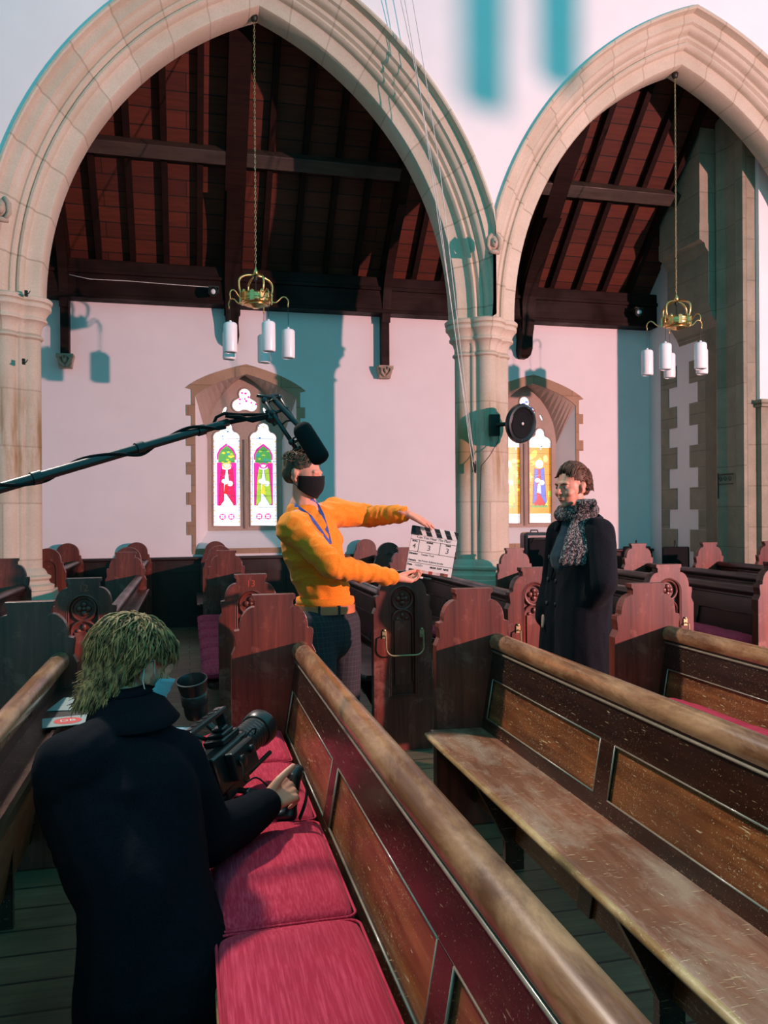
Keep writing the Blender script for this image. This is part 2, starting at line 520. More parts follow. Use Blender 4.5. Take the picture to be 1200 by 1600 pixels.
def light_glass(g, cx, z0, z1, scheme):
    """one stained light: border of small quarries, a robed figure under a pointed canopy"""
    rnd = random.Random(int(cx * 1000))
    def outl(pts, w_=.0035):
        for i in range(len(pts)): g.line(*pts[i], *pts[(i + 1) % len(pts)], w_)
    def opoly(pts, k):
        g.poly(pts, k); outl(pts)
    hw = 0.19
    main = scheme['bg']
    g.rect(cx - hw - .01, cx + hw + .01, z0, z1 + .33, 'white')
    if scheme['full']:
        g.rect(cx - hw, cx + hw, z0 + .14, z0 + 1.12, main)
        for i in range(26):
            g.disc(cx + rnd.uniform(-hw, hw), z0 + rnd.uniform(.2, 1.08), rnd.uniform(.02, .05), rnd.uniform(.02, .06), rnd.choice(['amber', 'gold', 'yellow', 'lime', 'amber']), 7)
    else:
        for sx in (-1, 1):
            for i in range(15):
                zc = z0 + .05 + i * .078
                g.rect(cx + sx * (hw - .025) - .009, cx + sx * (hw - .025) + .009, zc, zc + .02, rnd.choice(['gold', 'pale', 'gold', 'sky']))
            g.line(cx + sx * .145, z0 + .3, cx + sx * .145, z0 + .95, .006, 'blue')
        for sx in (-1, 1):
            g.disc(cx + sx * .058, z0 + .13, .042, .042, 'pink')
            for a in range(4):
                g.disc(cx + sx * .058 + .019 * math.cos(a * PI / 2 + .78), z0 + .13 + .019 * math.sin(a * PI / 2 + .78), .014, .014, 'white', 8)
    # canopy and hangings
    fz0, fz1 = z0 + .26, z0 + .90
    KX, KZ = 1.28, 1.13
    n0 = len(g.bm.verts)
    if not scheme['full']:
        g.poly([(cx - .10, fz1), (cx - .10, fz1 + .07), (cx - .07, fz1 + .15), (cx, fz1 + .22), (cx + .07, fz1 + .15), (cx + .10, fz1 + .07), (cx + .10, fz1)], 'pink')
        g.poly([(cx - .085, fz1 - .1), (cx - .085, fz1 + .06), (cx - .055, fz1 + .13), (cx, fz1 + .19), (cx + .055, fz1 + .13), (cx + .085, fz1 + .06), (cx + .085, fz1 - .1)], 'green')
        for i in range(16):
            g.disc(cx + rnd.uniform(-.065, .065), fz1 + rnd.uniform(-.05, .13), .018, .014, rnd.choice(['lime', 'teal', 'yellow', 'green']), 6)
        g.rect(cx - .10, cx - .045, fz0 + .02, fz1 - .04, scheme['hang'])
        g.rect(cx + .045, cx + .10, fz0 + .02, fz1 - .04, scheme['hang'])
    # figure: robe, cloak, arms, head with halo
    rb, ck = scheme['robe'], scheme['cloak']
    opoly([(cx - .06, fz0), (cx + .07, fz0 - .01), (cx + .05, fz0 + .3), (cx + .055, fz0 + .48), (cx - .05, fz0 + .48), (cx - .045, fz0 + .28)], rb)
    opoly([(cx + .075, fz0 + .02), (cx + .09, fz0 + .05), (cx + .07, fz0 + .35), (cx + .06, fz0 + .5), (cx + .01, fz0 + .47), (cx + .03, fz0 + .3), (cx - .02, fz0 + .2)], ck)
    opoly([(cx - .08, fz0 + .01), (cx - .03, fz0 + .08), (cx - .03, fz0 + .3), (cx - .01, fz0 + .47), (cx - .055, fz0 + .49), (cx - .07, fz0 + .3)], ck)
    g.disc(cx - .02, fz0 + .33, .035, .03, 'white', 10)
    g.disc(cx + .035, fz0 + .30, .03, .035, 'white', 10)
    for i in range(9):
        zf = fz0 + .03 + i * .045
        g.line(cx - .04 + .01 * (i % 2), zf, cx + .035, zf + .02 * ((i % 3) - 1), .0022, rnd.choice(['sky', 'lead', 'teal', 'blue']))
    g.poly([(cx - .03, fz0 + .17), (cx + .02, fz0 + .16), (cx + .01, fz0 + .3), (cx - .02, fz0 + .28)], scheme['sash'])
    g.disc(cx, fz0 + .545, .052, .055, scheme['halo'])
    g.disc(cx, fz0 + .54, .028, .038, 'white')
    for i in range(4):
        g.disc(cx + (i - 1.5) * .05, fz0 - .01, .028, .02, 'white' if not scheme['full'] else 'green', 8)
    g.bm.verts.ensure_lookup_table()
    for v in g.bm.verts[n0:]:
        v.co.x = cx + (v.co.x - cx) * KX
        if v.co.z < fz1 - .08 or scheme['full']: v.co.z = fz0 + (v.co.z - fz0) * (KZ if scheme['full'] else 1.06)
    # lead lines
    for i in range(8):
        z = z0 + .10 + i * .155
        g.line(cx - hw, z, cx + hw, z, .0035)
    g.line(cx - .165, z0, cx - .165, z1, .003)
    g.line(cx + .165, z0, cx + .165, z1, .003)
    for i in range(12):
        x, z = cx + rnd.uniform(-.15, .15), z1 + rnd.uniform(-.08, .22)
        g.disc(x, z, .014, .012, rnd.choice(['sky', 'blue', 'gold', 'white', 'sky']), 6)

def lobes(cs, n=10):
    out = []
    for cx, cz, r, a0, a1 in cs:
        for i in range(n + 1):
            a = R(a0 + (a1 - a0) * i / n)
            out.append((cx + r * math.cos(a), cz + r * math.sin(a)))
    return out

def make_window(cx, idx, schemes):
    root = empty('window_%d' % idx, (0, 0, 0))
    tag(root, kind='structure')
    YI = WALL_Y + .32
    holes = []
    for sx in (-1, 1):
        lx = cx + sx * .245
        holes.append([(lx - .185, 1.28), (lx + .185, 1.28)] + lobes([(lx + .095, 2.47, .09, -15, 85), (lx, 2.60, .085, -10, 190), (lx - .095, 2.47, .09, 95, 195)], 8))
    tz = 2.96
    holes.append(lobes([(cx + .088, tz - .05, .088, -130, 50), (cx, tz + .10, .088, -30, 210), (cx - .088, tz - .05, .088, 130, 310)], 8))
    for sx in (-1, 1):
        ex, ez = cx + sx * .27, 2.84
        holes.append([(ex + .022 * math.cos(a) + sx * -.02 * math.sin(a), ez + .05 * math.sin(a)) for a in [2 * PI * i / 10 for i in range(10)]])
    t = MB()
    t.plate([inner_outline(cx)] + holes, YI, YI + .10)
    t.build('stone_tracery', M['tracery'], root)
    # raised mouldings round the tracery openings
    t = MB()
    for h in holes[:3]:
        pts = [(x, YI - .004, z) for x, z in h]
        t.tube(pts + [pts[0]], .012, 6, cap=False)
    t.cyl((cx, YI - .01, 1.25), (cx, YI - .01, 2.45), .026, n=8)
    t.build('tracery_moulding', M['tracery'], root, smooth=True)
    g = Glass()
    g.y = YI + .06
    for sx, sc in zip((-1, 1), schemes):
        light_glass(g, cx + sx * .245, 1.28, 2.45, sc)
    g.rect(cx - .3, cx + .3, 2.75, 3.2, 'white' if not schemes[0]['full'] else 'pale')
    rnd = random.Random(idx)
    cols = ['white', 'pale', 'sky', 'white', 'pink'] if not schemes[0]['full'] else ['red', 'white', 'red', 'gold', 'blue']
    for i in range(26):
        a, r = rnd.uniform(0, 2 * PI), rnd.uniform(.02, .17)
        g.disc(cx + r * math.cos(a), tz + .02 + r * math.sin(a), rnd.uniform(.010, .02) * (2 if schemes[0]['full'] else 1), .014, rnd.choice(cols), 6)
    g.build('stained_glass', GM, root)
    # splayed embrasure
    a, b = opening(cx), inner_outline(cx)
    s1 = MB(); s2 = MB()
    n = len(a)
    for i in range(n - 1):
        tgt = s1 if (i < 2 or i >= n - 3) else s2
        q = [(a[i][0], WALL_Y, a[i][1]), (a[i + 1][0], WALL_Y, a[i + 1][1]), (b[i + 1][0], YI, b[i + 1][1]), (b[i][0], YI, b[i][1])]
        tgt._f([tgt.bm.verts.new(p) for p in q])
    q = [(a[0][0], WALL_Y, 1.0), (a[-1][0], WALL_Y, 1.0), (b[-1][0], YI, 1.22), (b[0][0], YI, 1.22)]
    s1._f([s1.bm.verts.new(p) for p in q])
    s1.build('splayed_reveal', M['plaster'], root)
    s2.build('arched_soffit', M['tracery'], root)
    # dressed surround with toothed quoins
    inn = [(x, z) for x, z in a]
    outer = []
    zs = [0.96, 1.18, 1.35, 1.57, 1.73, 1.96, 2.12, 2.33, 2.48, 2.72, 2.86, 3.06]
    xs = []
    for i in range(len(zs) - 1):
        xs.append(.77 if i % 2 else .705)
    left = [(cx - .70, .93)]
    right = [(cx + .70, .93)]
    for i in range(len(xs)):
        left += [(cx - xs[i], zs[i]), (cx - xs[i], zs[i + 1])]
        right += [(cx + xs[i], zs[i]), (cx + xs[i], zs[i + 1])]
    top = arch_pts(cx, .78, .33, 3.08, 8)
    outer = left + top + list(reversed(right))
    # open at the bottom: close with the sill strip
    s = MB()
    hole = [(x, max(z, 1.0)) for x, z in inn]
    s.plate([outer, hole], WALL_Y - .012, WALL_Y)
    s.build('dressed_stone_surround', M['sandstone'], root)
    return root
sA = dict(bg='white', full=False, hang='pink', robe='white', cloak='ruby', halo='gold', sash='red')
sB = dict(bg='white', full=False, hang='pink', robe='white', cloak='lime', halo='pink', sash='yellow')
sC = dict(bg='amber', full=True, hang='amber', robe='yellow', cloak='lime', halo='gold', sash='ruby')
sD = dict(bg='amber', full=True, hang='amber', robe='red', cloak='blue', halo='white', sash='pale')
make_window(WIN[0], 1, [sA, sB])
make_window(WIN[1], 2, [sC, sD])

# ---------------------------------------------------------------- arcade
SPR = 3.45
HALF = 2.0
RIN = 3.17
OFF = RIN - HALF
CEN = [-3.95, 0.70, 5.35]
MID = [-1.625, 3.025, 7.675]
def arc_pt(cx, side, r, t):
    amax = math.acos(OFF / r)
    a = amax * t
    x = -OFF + r * math.cos(a)
    return cx + side * x, SPR + r * math.sin(a)
PROF = [(0.0, 8.10), (0.0, 7.98), (0.012, 7.955), (0.04, 7.945), (0.125, 7.942), (0.14, 7.93), (0.145, 7.90), (0.155, 7.875), (0.175, 7.86), (0.195, 7.865),
        (0.208, 7.885), (0.215, 7.872), (0.23, 7.85), (0.25, 7.845), (0.268, 7.855), (0.275, 7.83), (0.285, 7.80), (0.30, 7.785),
        (0.325, 7.775), (0.34, 7.745), (0.425, 7.742), (0.432, 7.70), (0.436, 7.665), (0.45, 7.655), (0.47, 7.66), (0.475, 7.70), (0.475, 7.72)]
PROF = [(r * 1.0, y) for r, y in PROF]
PROF = [(r, 16.2 - y) for r, y in reversed(PROF[1:])] + PROF
def arch_mesh(cx, lo, hi):
    bm = bmesh.new()
    uvl = bm.loops.layers.uv.new('UVMap')
    NS = 30
    for side in (-1, 1):
        grid = []
        for i in range(NS + 1):
            row = []
            for r, y in PROF:
                x, z = arc_pt(cx, side, RIN + r, i / NS)
                x = min(max(x, lo), hi)
                row.append(bm.verts.new((x, y, z)))
            grid.append(row)
        L = RIN * math.acos(OFF / RIN)
        for i in range(NS):
            for j in range(len(PROF) - 1):
                f = bm.faces.new([grid[i][j], grid[i + 1][j], grid[i + 1][j + 1], grid[i][j + 1]])
                for lp, (ii, jj) in zip(f.loops, ((i, j), (i + 1, j), (i + 1, j + 1), (i, j + 1))):
                    lp[uvl].uv = (L * ii / NS + 0.11 * side, 0.3 + jj * 0.01)
    bmesh.ops.remove_doubles(bm, verts=bm.verts, dist=0.0005)
    bmesh.ops.recalc_face_normals(bm, faces=bm.faces)
    me = bpy.data.meshes.new('stone_arch')
    bm.to_mesh(me); bm.free()
    me.materials.append(M['stone'])
    me.shade_smooth(); me.set_sharp_from_angle(angle=R(38))
    return me
arcade = empty('arcade'); tag(arcade, kind='structure')
for i, c in enumerate(CEN):
    lo = MID[i - 1] if i else c - 2.5
    o = bpy.data.objects.new('moulded_arch', arch_mesh(c, lo, MID[i]))
    COL.objects.link(o); o.parent = arcade
# nave wall above the arches
low = []
for i, c in enumerate(CEN):
    lo = MID[i - 1] if i else c - 2.5
    rr = RIN + .47
    pts = [arc_pt(c, -1, rr, t / 24) for t in range(25)] + [arc_pt(c, 1, rr, t / 24) for t in range(23, -1, -1)]
    seg = [(x, z) for x, z in pts if lo < x < MID[i]]
    xl = rr
    def zat(xm, side):
        dx = abs(xm - (c - side * OFF))
        return SPR + math.sqrt(max(rr * rr - dx * dx, 0))
    if i: seg = seg
    low += seg
    if i < 2: low.append((MID[i], zat(MID[i], 1)))
mb = MB()
mb.plate([[(low[0][0] - .4, SPR)] + low + [(low[-1][0] + 3, low[-1][1]), (low[-1][0] + 3, 11), (low[0][0] - .4, 11)]], FRONT_Y, 8.5)
tag(mb.build('wall_nave', M['plaster']), kind='structure')

def pier_section(o, n=120):
    out = []
    cs = [(0, -.125), (.18, 0), (0, .125), (-.18, 0)]
    for j in range(n):
        a = 2 * PI * j / n
        d = V((math.cos(a), math.sin(a)))
        r = .19 + o * .6
        for cx, cy in cs:
            rr = .112 + o
            b = d.x * cx + d.y * cy
            disc = b * b - (cx * cx + cy * cy - rr * rr)
            if disc > 0:
                r = max(r, b + math.sqrt(disc))
        # slim diagonal shafts
        for k in range(4):
            qa = PI / 4 + k * PI / 2
            cx, cy = .185 * math.cos(qa), .165 * math.sin(qa)
            b = d.x * cx + d.y * cy
            disc = b * b - (cx * cx + cy * cy - (.032 + o * .7) ** 2)
            if disc > 0: r = max(r, b + math.sqrt(disc))
        out.append((d.x * r, d.y * r))
    return out
def make_pier(x, label_idx):
    prof = [(.76, .10), (.80, .105), (.815, .07), (.845, .055), (.865, .075), (.885, .075), (.90, .045), (.925, .035), (.945, .02), (.96, 0), (1.5, 0), (2.2, 0), (3.07, 0), (3.075, .012), (3.085, .022), (3.10, .022), (3.11, .010),
            (3.115, 0), (3.16, .003), (3.21, .018), (3.235, .045), (3.24, .055), (3.26, .058), (3.275, .045), (3.30, .05), (3.34, .075), (3.355, .092), (3.385, .095), (3.40, .08), (3.41, .10), (3.44, .105), (3.455, .09)]
    mb = MB()
    mb.rings([[V((px, py, z)) for px, py in pier_section(o)] for z, o in prof])
    o = mb.build('clustered_shaft', M['pier'], None, smooth=True, angle=35)
    root = empty('stone_pier', (x, ARC_Y, 0)); tag(root, kind='structure')
    o.parent = root
    mb = MB()
    rs = []
    for z, r in ((0, .44), (.62, .44), (.66, .42), (.76, .40)):
        rs.append([V((r * math.cos(PI / 8 + k * PI / 4) / math.cos(PI / 8), r * math.sin(PI / 8 + k * PI / 4) / math.cos(PI / 8), z)) for k in range(8)])
    mb.rings(rs)
    mb.build('octagonal_plinth', M['pier'], root)
    return root
for i, x in enumerate(MID):
    make_pier(x, i)

# carved head stops at the feet of the hood moulds
def head_stop(loc, label, s=1.0):
    mb = MB()
    mb.ball((0, 0, 0), (.055, .05, .075), 16, 12)
    mb.ball((0, -.045, -.01), (.032, .03, .045), 12, 8)
    mb.ball((0, -.075, -.012), (.008, .012, .014), 8, 6)
    for sx in (-1, 1):
        mb.tube([(sx * .02, -.02, .075), (sx * .055, -.03, .03), (sx * .06, -.03, -.04), (sx * .035, -.035, -.085)], [.02, .022, .02, .016], 8)
        mb.ball((sx * .013, -.07, .005), (.006, .005, .004), 6, 4)
    mb.tube([(-.05, -.02, -.09), (0, -.045, -.095), (.05, -.02, -.09)], .022, 8)
    mb.ball((0, -.068, -.032), (.012, .006, .005), 6, 4)
    for v in mb.bm.verts:
        v.co *= s
        v.co += V((1, 1, 1)) * 0.004 * noise.noise(v.co * 40)
    o = mb.build('head_stop', M['carve'], None, smooth=True)
    o.location = loc
    tag(o, label, 'carving', 'carved head stops on the arcade')
head_stop(P(770, 380, 7.58), 'small carved stone head between the two arches, above central pier', 1.05)
head_stop(P(2, 326, 7.58), 'small carved stone head at left frame edge, above left pier', 1.15)

# aisle end wall and the transverse respond on the right
tag(MB().box(END_X, END_X + .2, 9.9, WALL_Y + .3, 0, 8).build('wall_aisle_end', M['plaster']), kind='structure')
tag(MB().box(-7.2, -7, -4, WALL_Y + .3, 0, 8).build('wall_left', M['plaster']), kind='structure')
resp = empty('wall_transverse_arch'); tag(resp, kind='structure')
# plaster pier face between quoins (plane x = END_X, from y 10.4 to 9.3)
MB().box(END_X - .02, END_X + .9, 9.34, 10.4, 0, 8).build('plaster_face', M['plaster'], resp)
def quoins(y_edge, toward, x):
    mb = MB()
    z = 0.9
    k = 0
    pts = []
    while z < 3.55:
        h = .30 if k % 2 == 0 else .27
        wdt = .38 if k % 2 == 0 else .19
        y0, y1 = sorted((y_edge, y_edge + toward * wdt))
        mb.box(x - .012, x + .02, y0, y1, z, z + h - .004)
        z += h
        k += 1
    mb.box(x - .012, x + .02, *sorted((y_edge, y_edge + toward * .3)), 0, .9)
    return mb
quoins(10.4, -1, END_X - .02).build('quoin_stones', M['dark_stone'], resp)
quoins(9.34, 1, END_X - .02).build('quoin_stones', M['dark_stone'], resp)
# stone respond, moulded
mb = MB()
prof = [(0, 9.34), (-.05, 9.34), (-.05, 9.10), (-.09, 9.06), (-.12, 9.0), (-.09, 8.94), (-.06, 8.90), (-.06, 8.72), (-.10, 8.66), (-.10, 8.52), (1.6, 8.52), (1.6, 9.34)]
mb.rings([[V((END_X + a, b, z)) for a, b in prof] for z in (0, 7.4)])
mb.build('moulded_respond', M['dark_stone'], resp)
mb = MB()
# transverse arch springing over the aisle, with its corbel
arcp = []
for i in range(9):
    a = R(75) * i / 8
    arcp.append((9.95 - 2.2 * (1 - math.cos(a)) * .35, 4.3 + 2.6 * math.sin(a) * .9))
mb.rings([[V((END_X - .32, 9.95, z)), V((END_X - .32, 9.05, z)), V((END_X + .9, 9.05, z)), V((END_X + .9, 9.95, z))] for z in (4.9, 7.2)])
cor = [(-.01, 3.7), (-.06, 3.82), (-.16, 3.95), (-.20, 4.1), (-.20, 4.75), (-.24, 4.80), (-.26, 4.86), (-.33, 4.9), (-.33, 5.1)]
mb.rings([[V((END_X + a, 9.957, z)), V((END_X + a, 9.043, z)), V((END_X + .5, 9.043, z)), V((END_X + .5, 9.957, z))] for a, z in cor])
mb.build('arch_corbel', M['dark_stone'], resp)
# near side of the transverse wall, plaster above a stone band
MB().box(END_X + .08, 11, 8.46, 8.60, 2.78, 7).build('upper_plaster', M['plaster'], resp)
MB().box(END_X + .08, 11, 8.44, 8.60, 0, 2.7).build('lower_stonework', M['dark_stone'], resp)
MB().box(END_X + .05, 11, 8.39, 8.60, 2.70, 2.74).box(END_X + .03, 11, 8.37, 8.60, 2.74, 2.79).build('string_course', M['dark_stone'], resp, bevel=.01)

# ---------------------------------------------------------------- roof of the aisle
def rz_(y, d=0): return 4.62 + (WALL_Y - y) - d
roof = empty('ceiling'); tag(roof, kind='structure')
def slope_box(mb, x0, x1, y0, y1, d0, d1):
    """box hanging d0..d1 below the sloping roof plane"""
    rs = []
    for y in (y1, y0):
        rs.append([V((x0, y, rz_(y, d0))), V((x1, y, rz_(y, d0))), V((x1, y, rz_(y, d1))), V((x0, y, rz_(y, d1)))])
    mb.rings(rs)
m, nt, bs = node_mat('ceiling_boards')
br = N(nt, 'ShaderNodeTexBrick'); br.offset = .4
br.inputs['Scale'].default_value = 1
br.inputs['Brick Width'].default_value = 2.4
br.inputs['Row Height'].default_value = .14
br.inputs['Mortar Size'].default_value = .005
br.inputs['Color1'].default_value = (.075, .013, .005, 1)
br.inputs['Color2'].default_value = (.14, .028, .010, 1)
br.inputs['Mortar'].default_value = (.01, .004, .003, 1)
nt.links.new(coord(nt), br.inputs[0])
g = noise_t(nt, coord(nt, (1, 9, 9)), 3, 5, .6, .4)
c = mixc(nt, .7, br.outputs[0], ramp(nt, g, [(.3, .35), (.7, 1)]), 'MULTIPLY')
nt.links.new(c, bs.inputs['Base Color']); bs.inputs['Roughness'].default_value = .7
M['ceil'] = m
mb = MB(); slope_box(mb, -7, END_X + .9, 8.45, WALL_Y + .1, 0, -.05)
mb.build('roof_boards', M['ceil'], roof)
TR = [-3.50, -1.47, .56, 2.59, 4.62]
for ti, t in enumerate(TR):
    for k in range(1, 5):
        mb = MB(); slope_box(mb, t + k * .406 - .035, t + k * .406 + .035, 8.5, WALL_Y - .14, 0, .15)
        mb.build('rafter', M['roof_beam'], roof)
mb = MB(); mb.box(-7, END_X, WALL_Y - .22, WALL_Y, 4.16, 4.60).box(-7, END_X, WALL_Y - .25, WALL_Y, 4.42, 4.47).box(-7, END_X, WALL_Y - .24, WALL_Y, 4.12, 4.17)
mb.build('wall_plate', M['roof_beam'], roof, bevel=.008)
mb = MB()
yp = 9.55
mb.box(-7, END_X, -.08, .08, -.08, .08, Matrix.Translation((0, yp, rz_(yp, .22))) @ Matrix.Rotation(R(45), 4, 'X'))
mb.build('purlin', M['purlin'], roof, bevel=.01)
for ti, t in enumerate(TR[1:]):
    stonec = ti % 2 == 0
    w_ = .055 if stonec else .10
    mb = MB()
    slope_box(mb, t - w_ * 1.2, t + w_ * 1.2, 8.5, WALL_Y - .1, 0, .34)
    # curved brace down to the wall post
    br_ = []
    for i in range(9):
        a = i / 8
        y = WALL_Y - .13 - a ** 1.6 * .9
        z = 4.0 + a ** .75 * 1.25
        br_.append((y, z))
    rs = []
    for y, z in br_:
        rs.append([V((t - w_, y - .08, z)), V((t + w_, y - .08, z)), V((t + w_, y + .08, z + .02)), V((t - w_, y + .08, z + .02))])
    mb.rings(rs)
    if stonec:
        mb.box(t - .05, t + .05, WALL_Y - .17, WALL_Y - .03, 3.41, 4.4)
    else:
        rs = []
        for z, q, yy in ((3.62, .045, .06), (3.66, .075, .10), (3.74, .085, .14), (3.9, .075, .17), (4.1, .09, .20), (4.4, .10, .22)):
            rs.append([V((t - q, WALL_Y - yy - .06, z)), V((t + q, WALL_Y - yy - .06, z)), V((t + q, WALL_Y, z)), V((t - q, WALL_Y, z))])
        mb.rings(rs)
    mb.build('truss', M['roof_beam'], roof)
def corbel(x, label):
    mb = MB()
    mb.rings([[V((-a, -b, z)), V((a, -b, z)), V((a, 0, z)), V((-a, 0, z))] for z, a, b in ((-.14, .075, .10), (-.06, .085, .14), (.0, .10, .17), (.02, .10, .17))])
    for sx in (-1, 1):
        mb.tube([(sx * .01, -.12, -.12), (sx * .06, -.16, -.07), (sx * .07, -.18, -.02), (sx * .02, -.19, -.01), (sx * .02, -.17, -.05)], [.016, .022, .022, .018, .012], 8)
        mb.ball((sx * .085, -.14, -.01), (.025, .03, .028), 8, 6)
    mb.ball((0, -.17, -.06), (.026, .02, .03), 10, 7)
    o = mb.build('stone_corbel', M['carve'], None, smooth=True, angle=50)
    o.location = (x, WALL_Y - .02, 3.41)
    tag(o, label, 'corbel', 'carved corbels under the roof posts')
corbel(-1.47, 'carved leaf corbel under roof post, beside the left stone pier')
corbel(2.59, 'carved leaf corbel under roof post on white wall, right of near window')

# dado along the far wall
dado = empty('trim_dado'); tag(dado, kind='structure')
mb = MB(); mb.box(-7, END_X, WALL_Y - .05, WALL_Y, 0, .86)
x = -7
while x < END_X:
    mb.box(x, x + .07, WALL_Y - .065, WALL_Y - .04, .08, .80); x += .55
mb.box(-7, END_X, WALL_Y - .068, WALL_Y - .04, .70, .80).box(-7, END_X, WALL_Y - .068, WALL_Y - .04, 0, .14)
mb.build('dado_panelling', M['dado'], dado)
MB().box(-7, END_X, WALL_Y - .11, WALL_Y, .86, .90).build('dado_cap', M['pew_dark'], dado, bevel=.01)
# ------------------------------------------------------------------ pews
def end_profile(h=1.10, w_=.185):
    """half outline of a shouldered pew end, from the top down (x,z)"""
    out = [(.094, h), (.094, h - .020), (.084, h - .028), (.084, h - .052)]
    for i in range(9):
        a = PI / 2 * i / 8
        out.append((.084 + (.066) * math.sin(a) * 1.0, h - .052 - .095 * (1 - math.cos(a))))
    out += [(.152, h - .152), (.172, h - .155), (.174, h - .175), (.170, h - .20), (.168, h - .225), (.178, h - .245), (w_, h - .26), (w_, 0)]
    return out
def round_profile(h=1.10, w_=.185):
    out = []
    for i in range(11):
        a = PI / 2 * i / 10
        out.append((.135 * math.sin(a), h - .125 * (1 - math.cos(a))))
    out += [(.138, h - .15), (.155, h - .155), (.157, h - .18), (.165, h - .21), (w_, h - .26), (w_, 0)]
    return out
def full(half):
    return [(x, z) for x, z in half] + [(-x, z) for x, z in reversed(half) if x > 1e-6]
def arch_hole(hw, z0, z1, n=10):
    return [(-hw, z0), (hw, z0)] + [(hw * math.cos(PI * i / n), z1 - hw + hw * math.sin(PI * i / n)) for i in range(n + 1)]

def end_mesh(kind):
    if kind == 'round':
        prof = full(round_profile())
    else:
        prof = full(end_profile())
    prof = [(x, z) for x, z in prof]
    mb = MB()
    if kind == 'plain':
        mb.plate([prof], 0, .055)
    elif kind == 'round':
        mb.plate([prof, arch_hole(.085, .3, .97)], 0, .014)
        mb.plate([prof], .014, .055)
    else:
        mb.plate([prof, arch_hole(.080, .34, 1.005)], -.012, .012)
        mb.plate([prof], .012, .055)
    return mb
def tracery_mb():
    mb = MB()
    z0, z1, hw = .34, 1.005, .080
    for d, r in ((0, .006), (.011, .004)):
        p = [(x * (1 + d / hw), -.010, z if z > z0 + .01 else z - d) for x, z in arch_hole(hw, z0, z1)]
        mb.tube(p + [p[0]], r, 6, cap=False)
    c = z1 - hw + .002
    n = 24
    p = [(.064 * math.cos(2 * PI * i / n), .002, c + .064 * math.sin(2 * PI * i / n)) for i in range(n + 1)]
    mb.tube(p, .009, 8, cap=False)
    # quatrefoil leaf inside the ring
    for i in range(4):
        a = i * PI / 2
        mb.ball((.024 * math.cos(a), .008, c + .024 * math.sin(a)), (.018, .010, .018), 10, 6)
    mb.ball((0, .004, c), (.014, .012, .014), 8, 5)
    # lower cusped arch and small leaf
    p = [(.066 * math.cos(PI * i / 12), .002, .80 + .066 * math.sin(PI * i / 12) * .9) for i in range(13)]
    mb.tube(p, .008, 8)
    mb.ball((0, .006, .825), (.013, .010, .02), 8, 6)
    for sx in (-1, 1):
        mb.ball((sx * .03, .008, .805), (.014, .008, .011), 8, 6)
        mb.tube([(sx * .066, .002, .80), (sx * .066, .002, .42)], .006, 6)
    mb.box(-.050, .050, .001, .02, .40, .795)
    return mb
MESH = {}
def inst(key, name, make, parent, loc=(0, 0, 0), flip=False):
    """first use builds the mesh, later ones share it"""
    if key not in MESH:
        o = make()
        MESH[key] = o.data
        MESH[key + '_m'] = [(m.type, m.width) for m in o.modifiers]
        o.parent = parent
    else:
        o = bpy.data.objects.new(name, MESH[key])
        COL.objects.link(o); o.parent = parent
        for t, w_ in MESH[key + '_m']:
            b = o.modifiers.new('bevel', t); b.width = w_; b.segments = 2; b.limit_method = 'ANGLE'
    o.location = loc
    if flip: o.rotation_euler = (0, 0, PI)
    return o

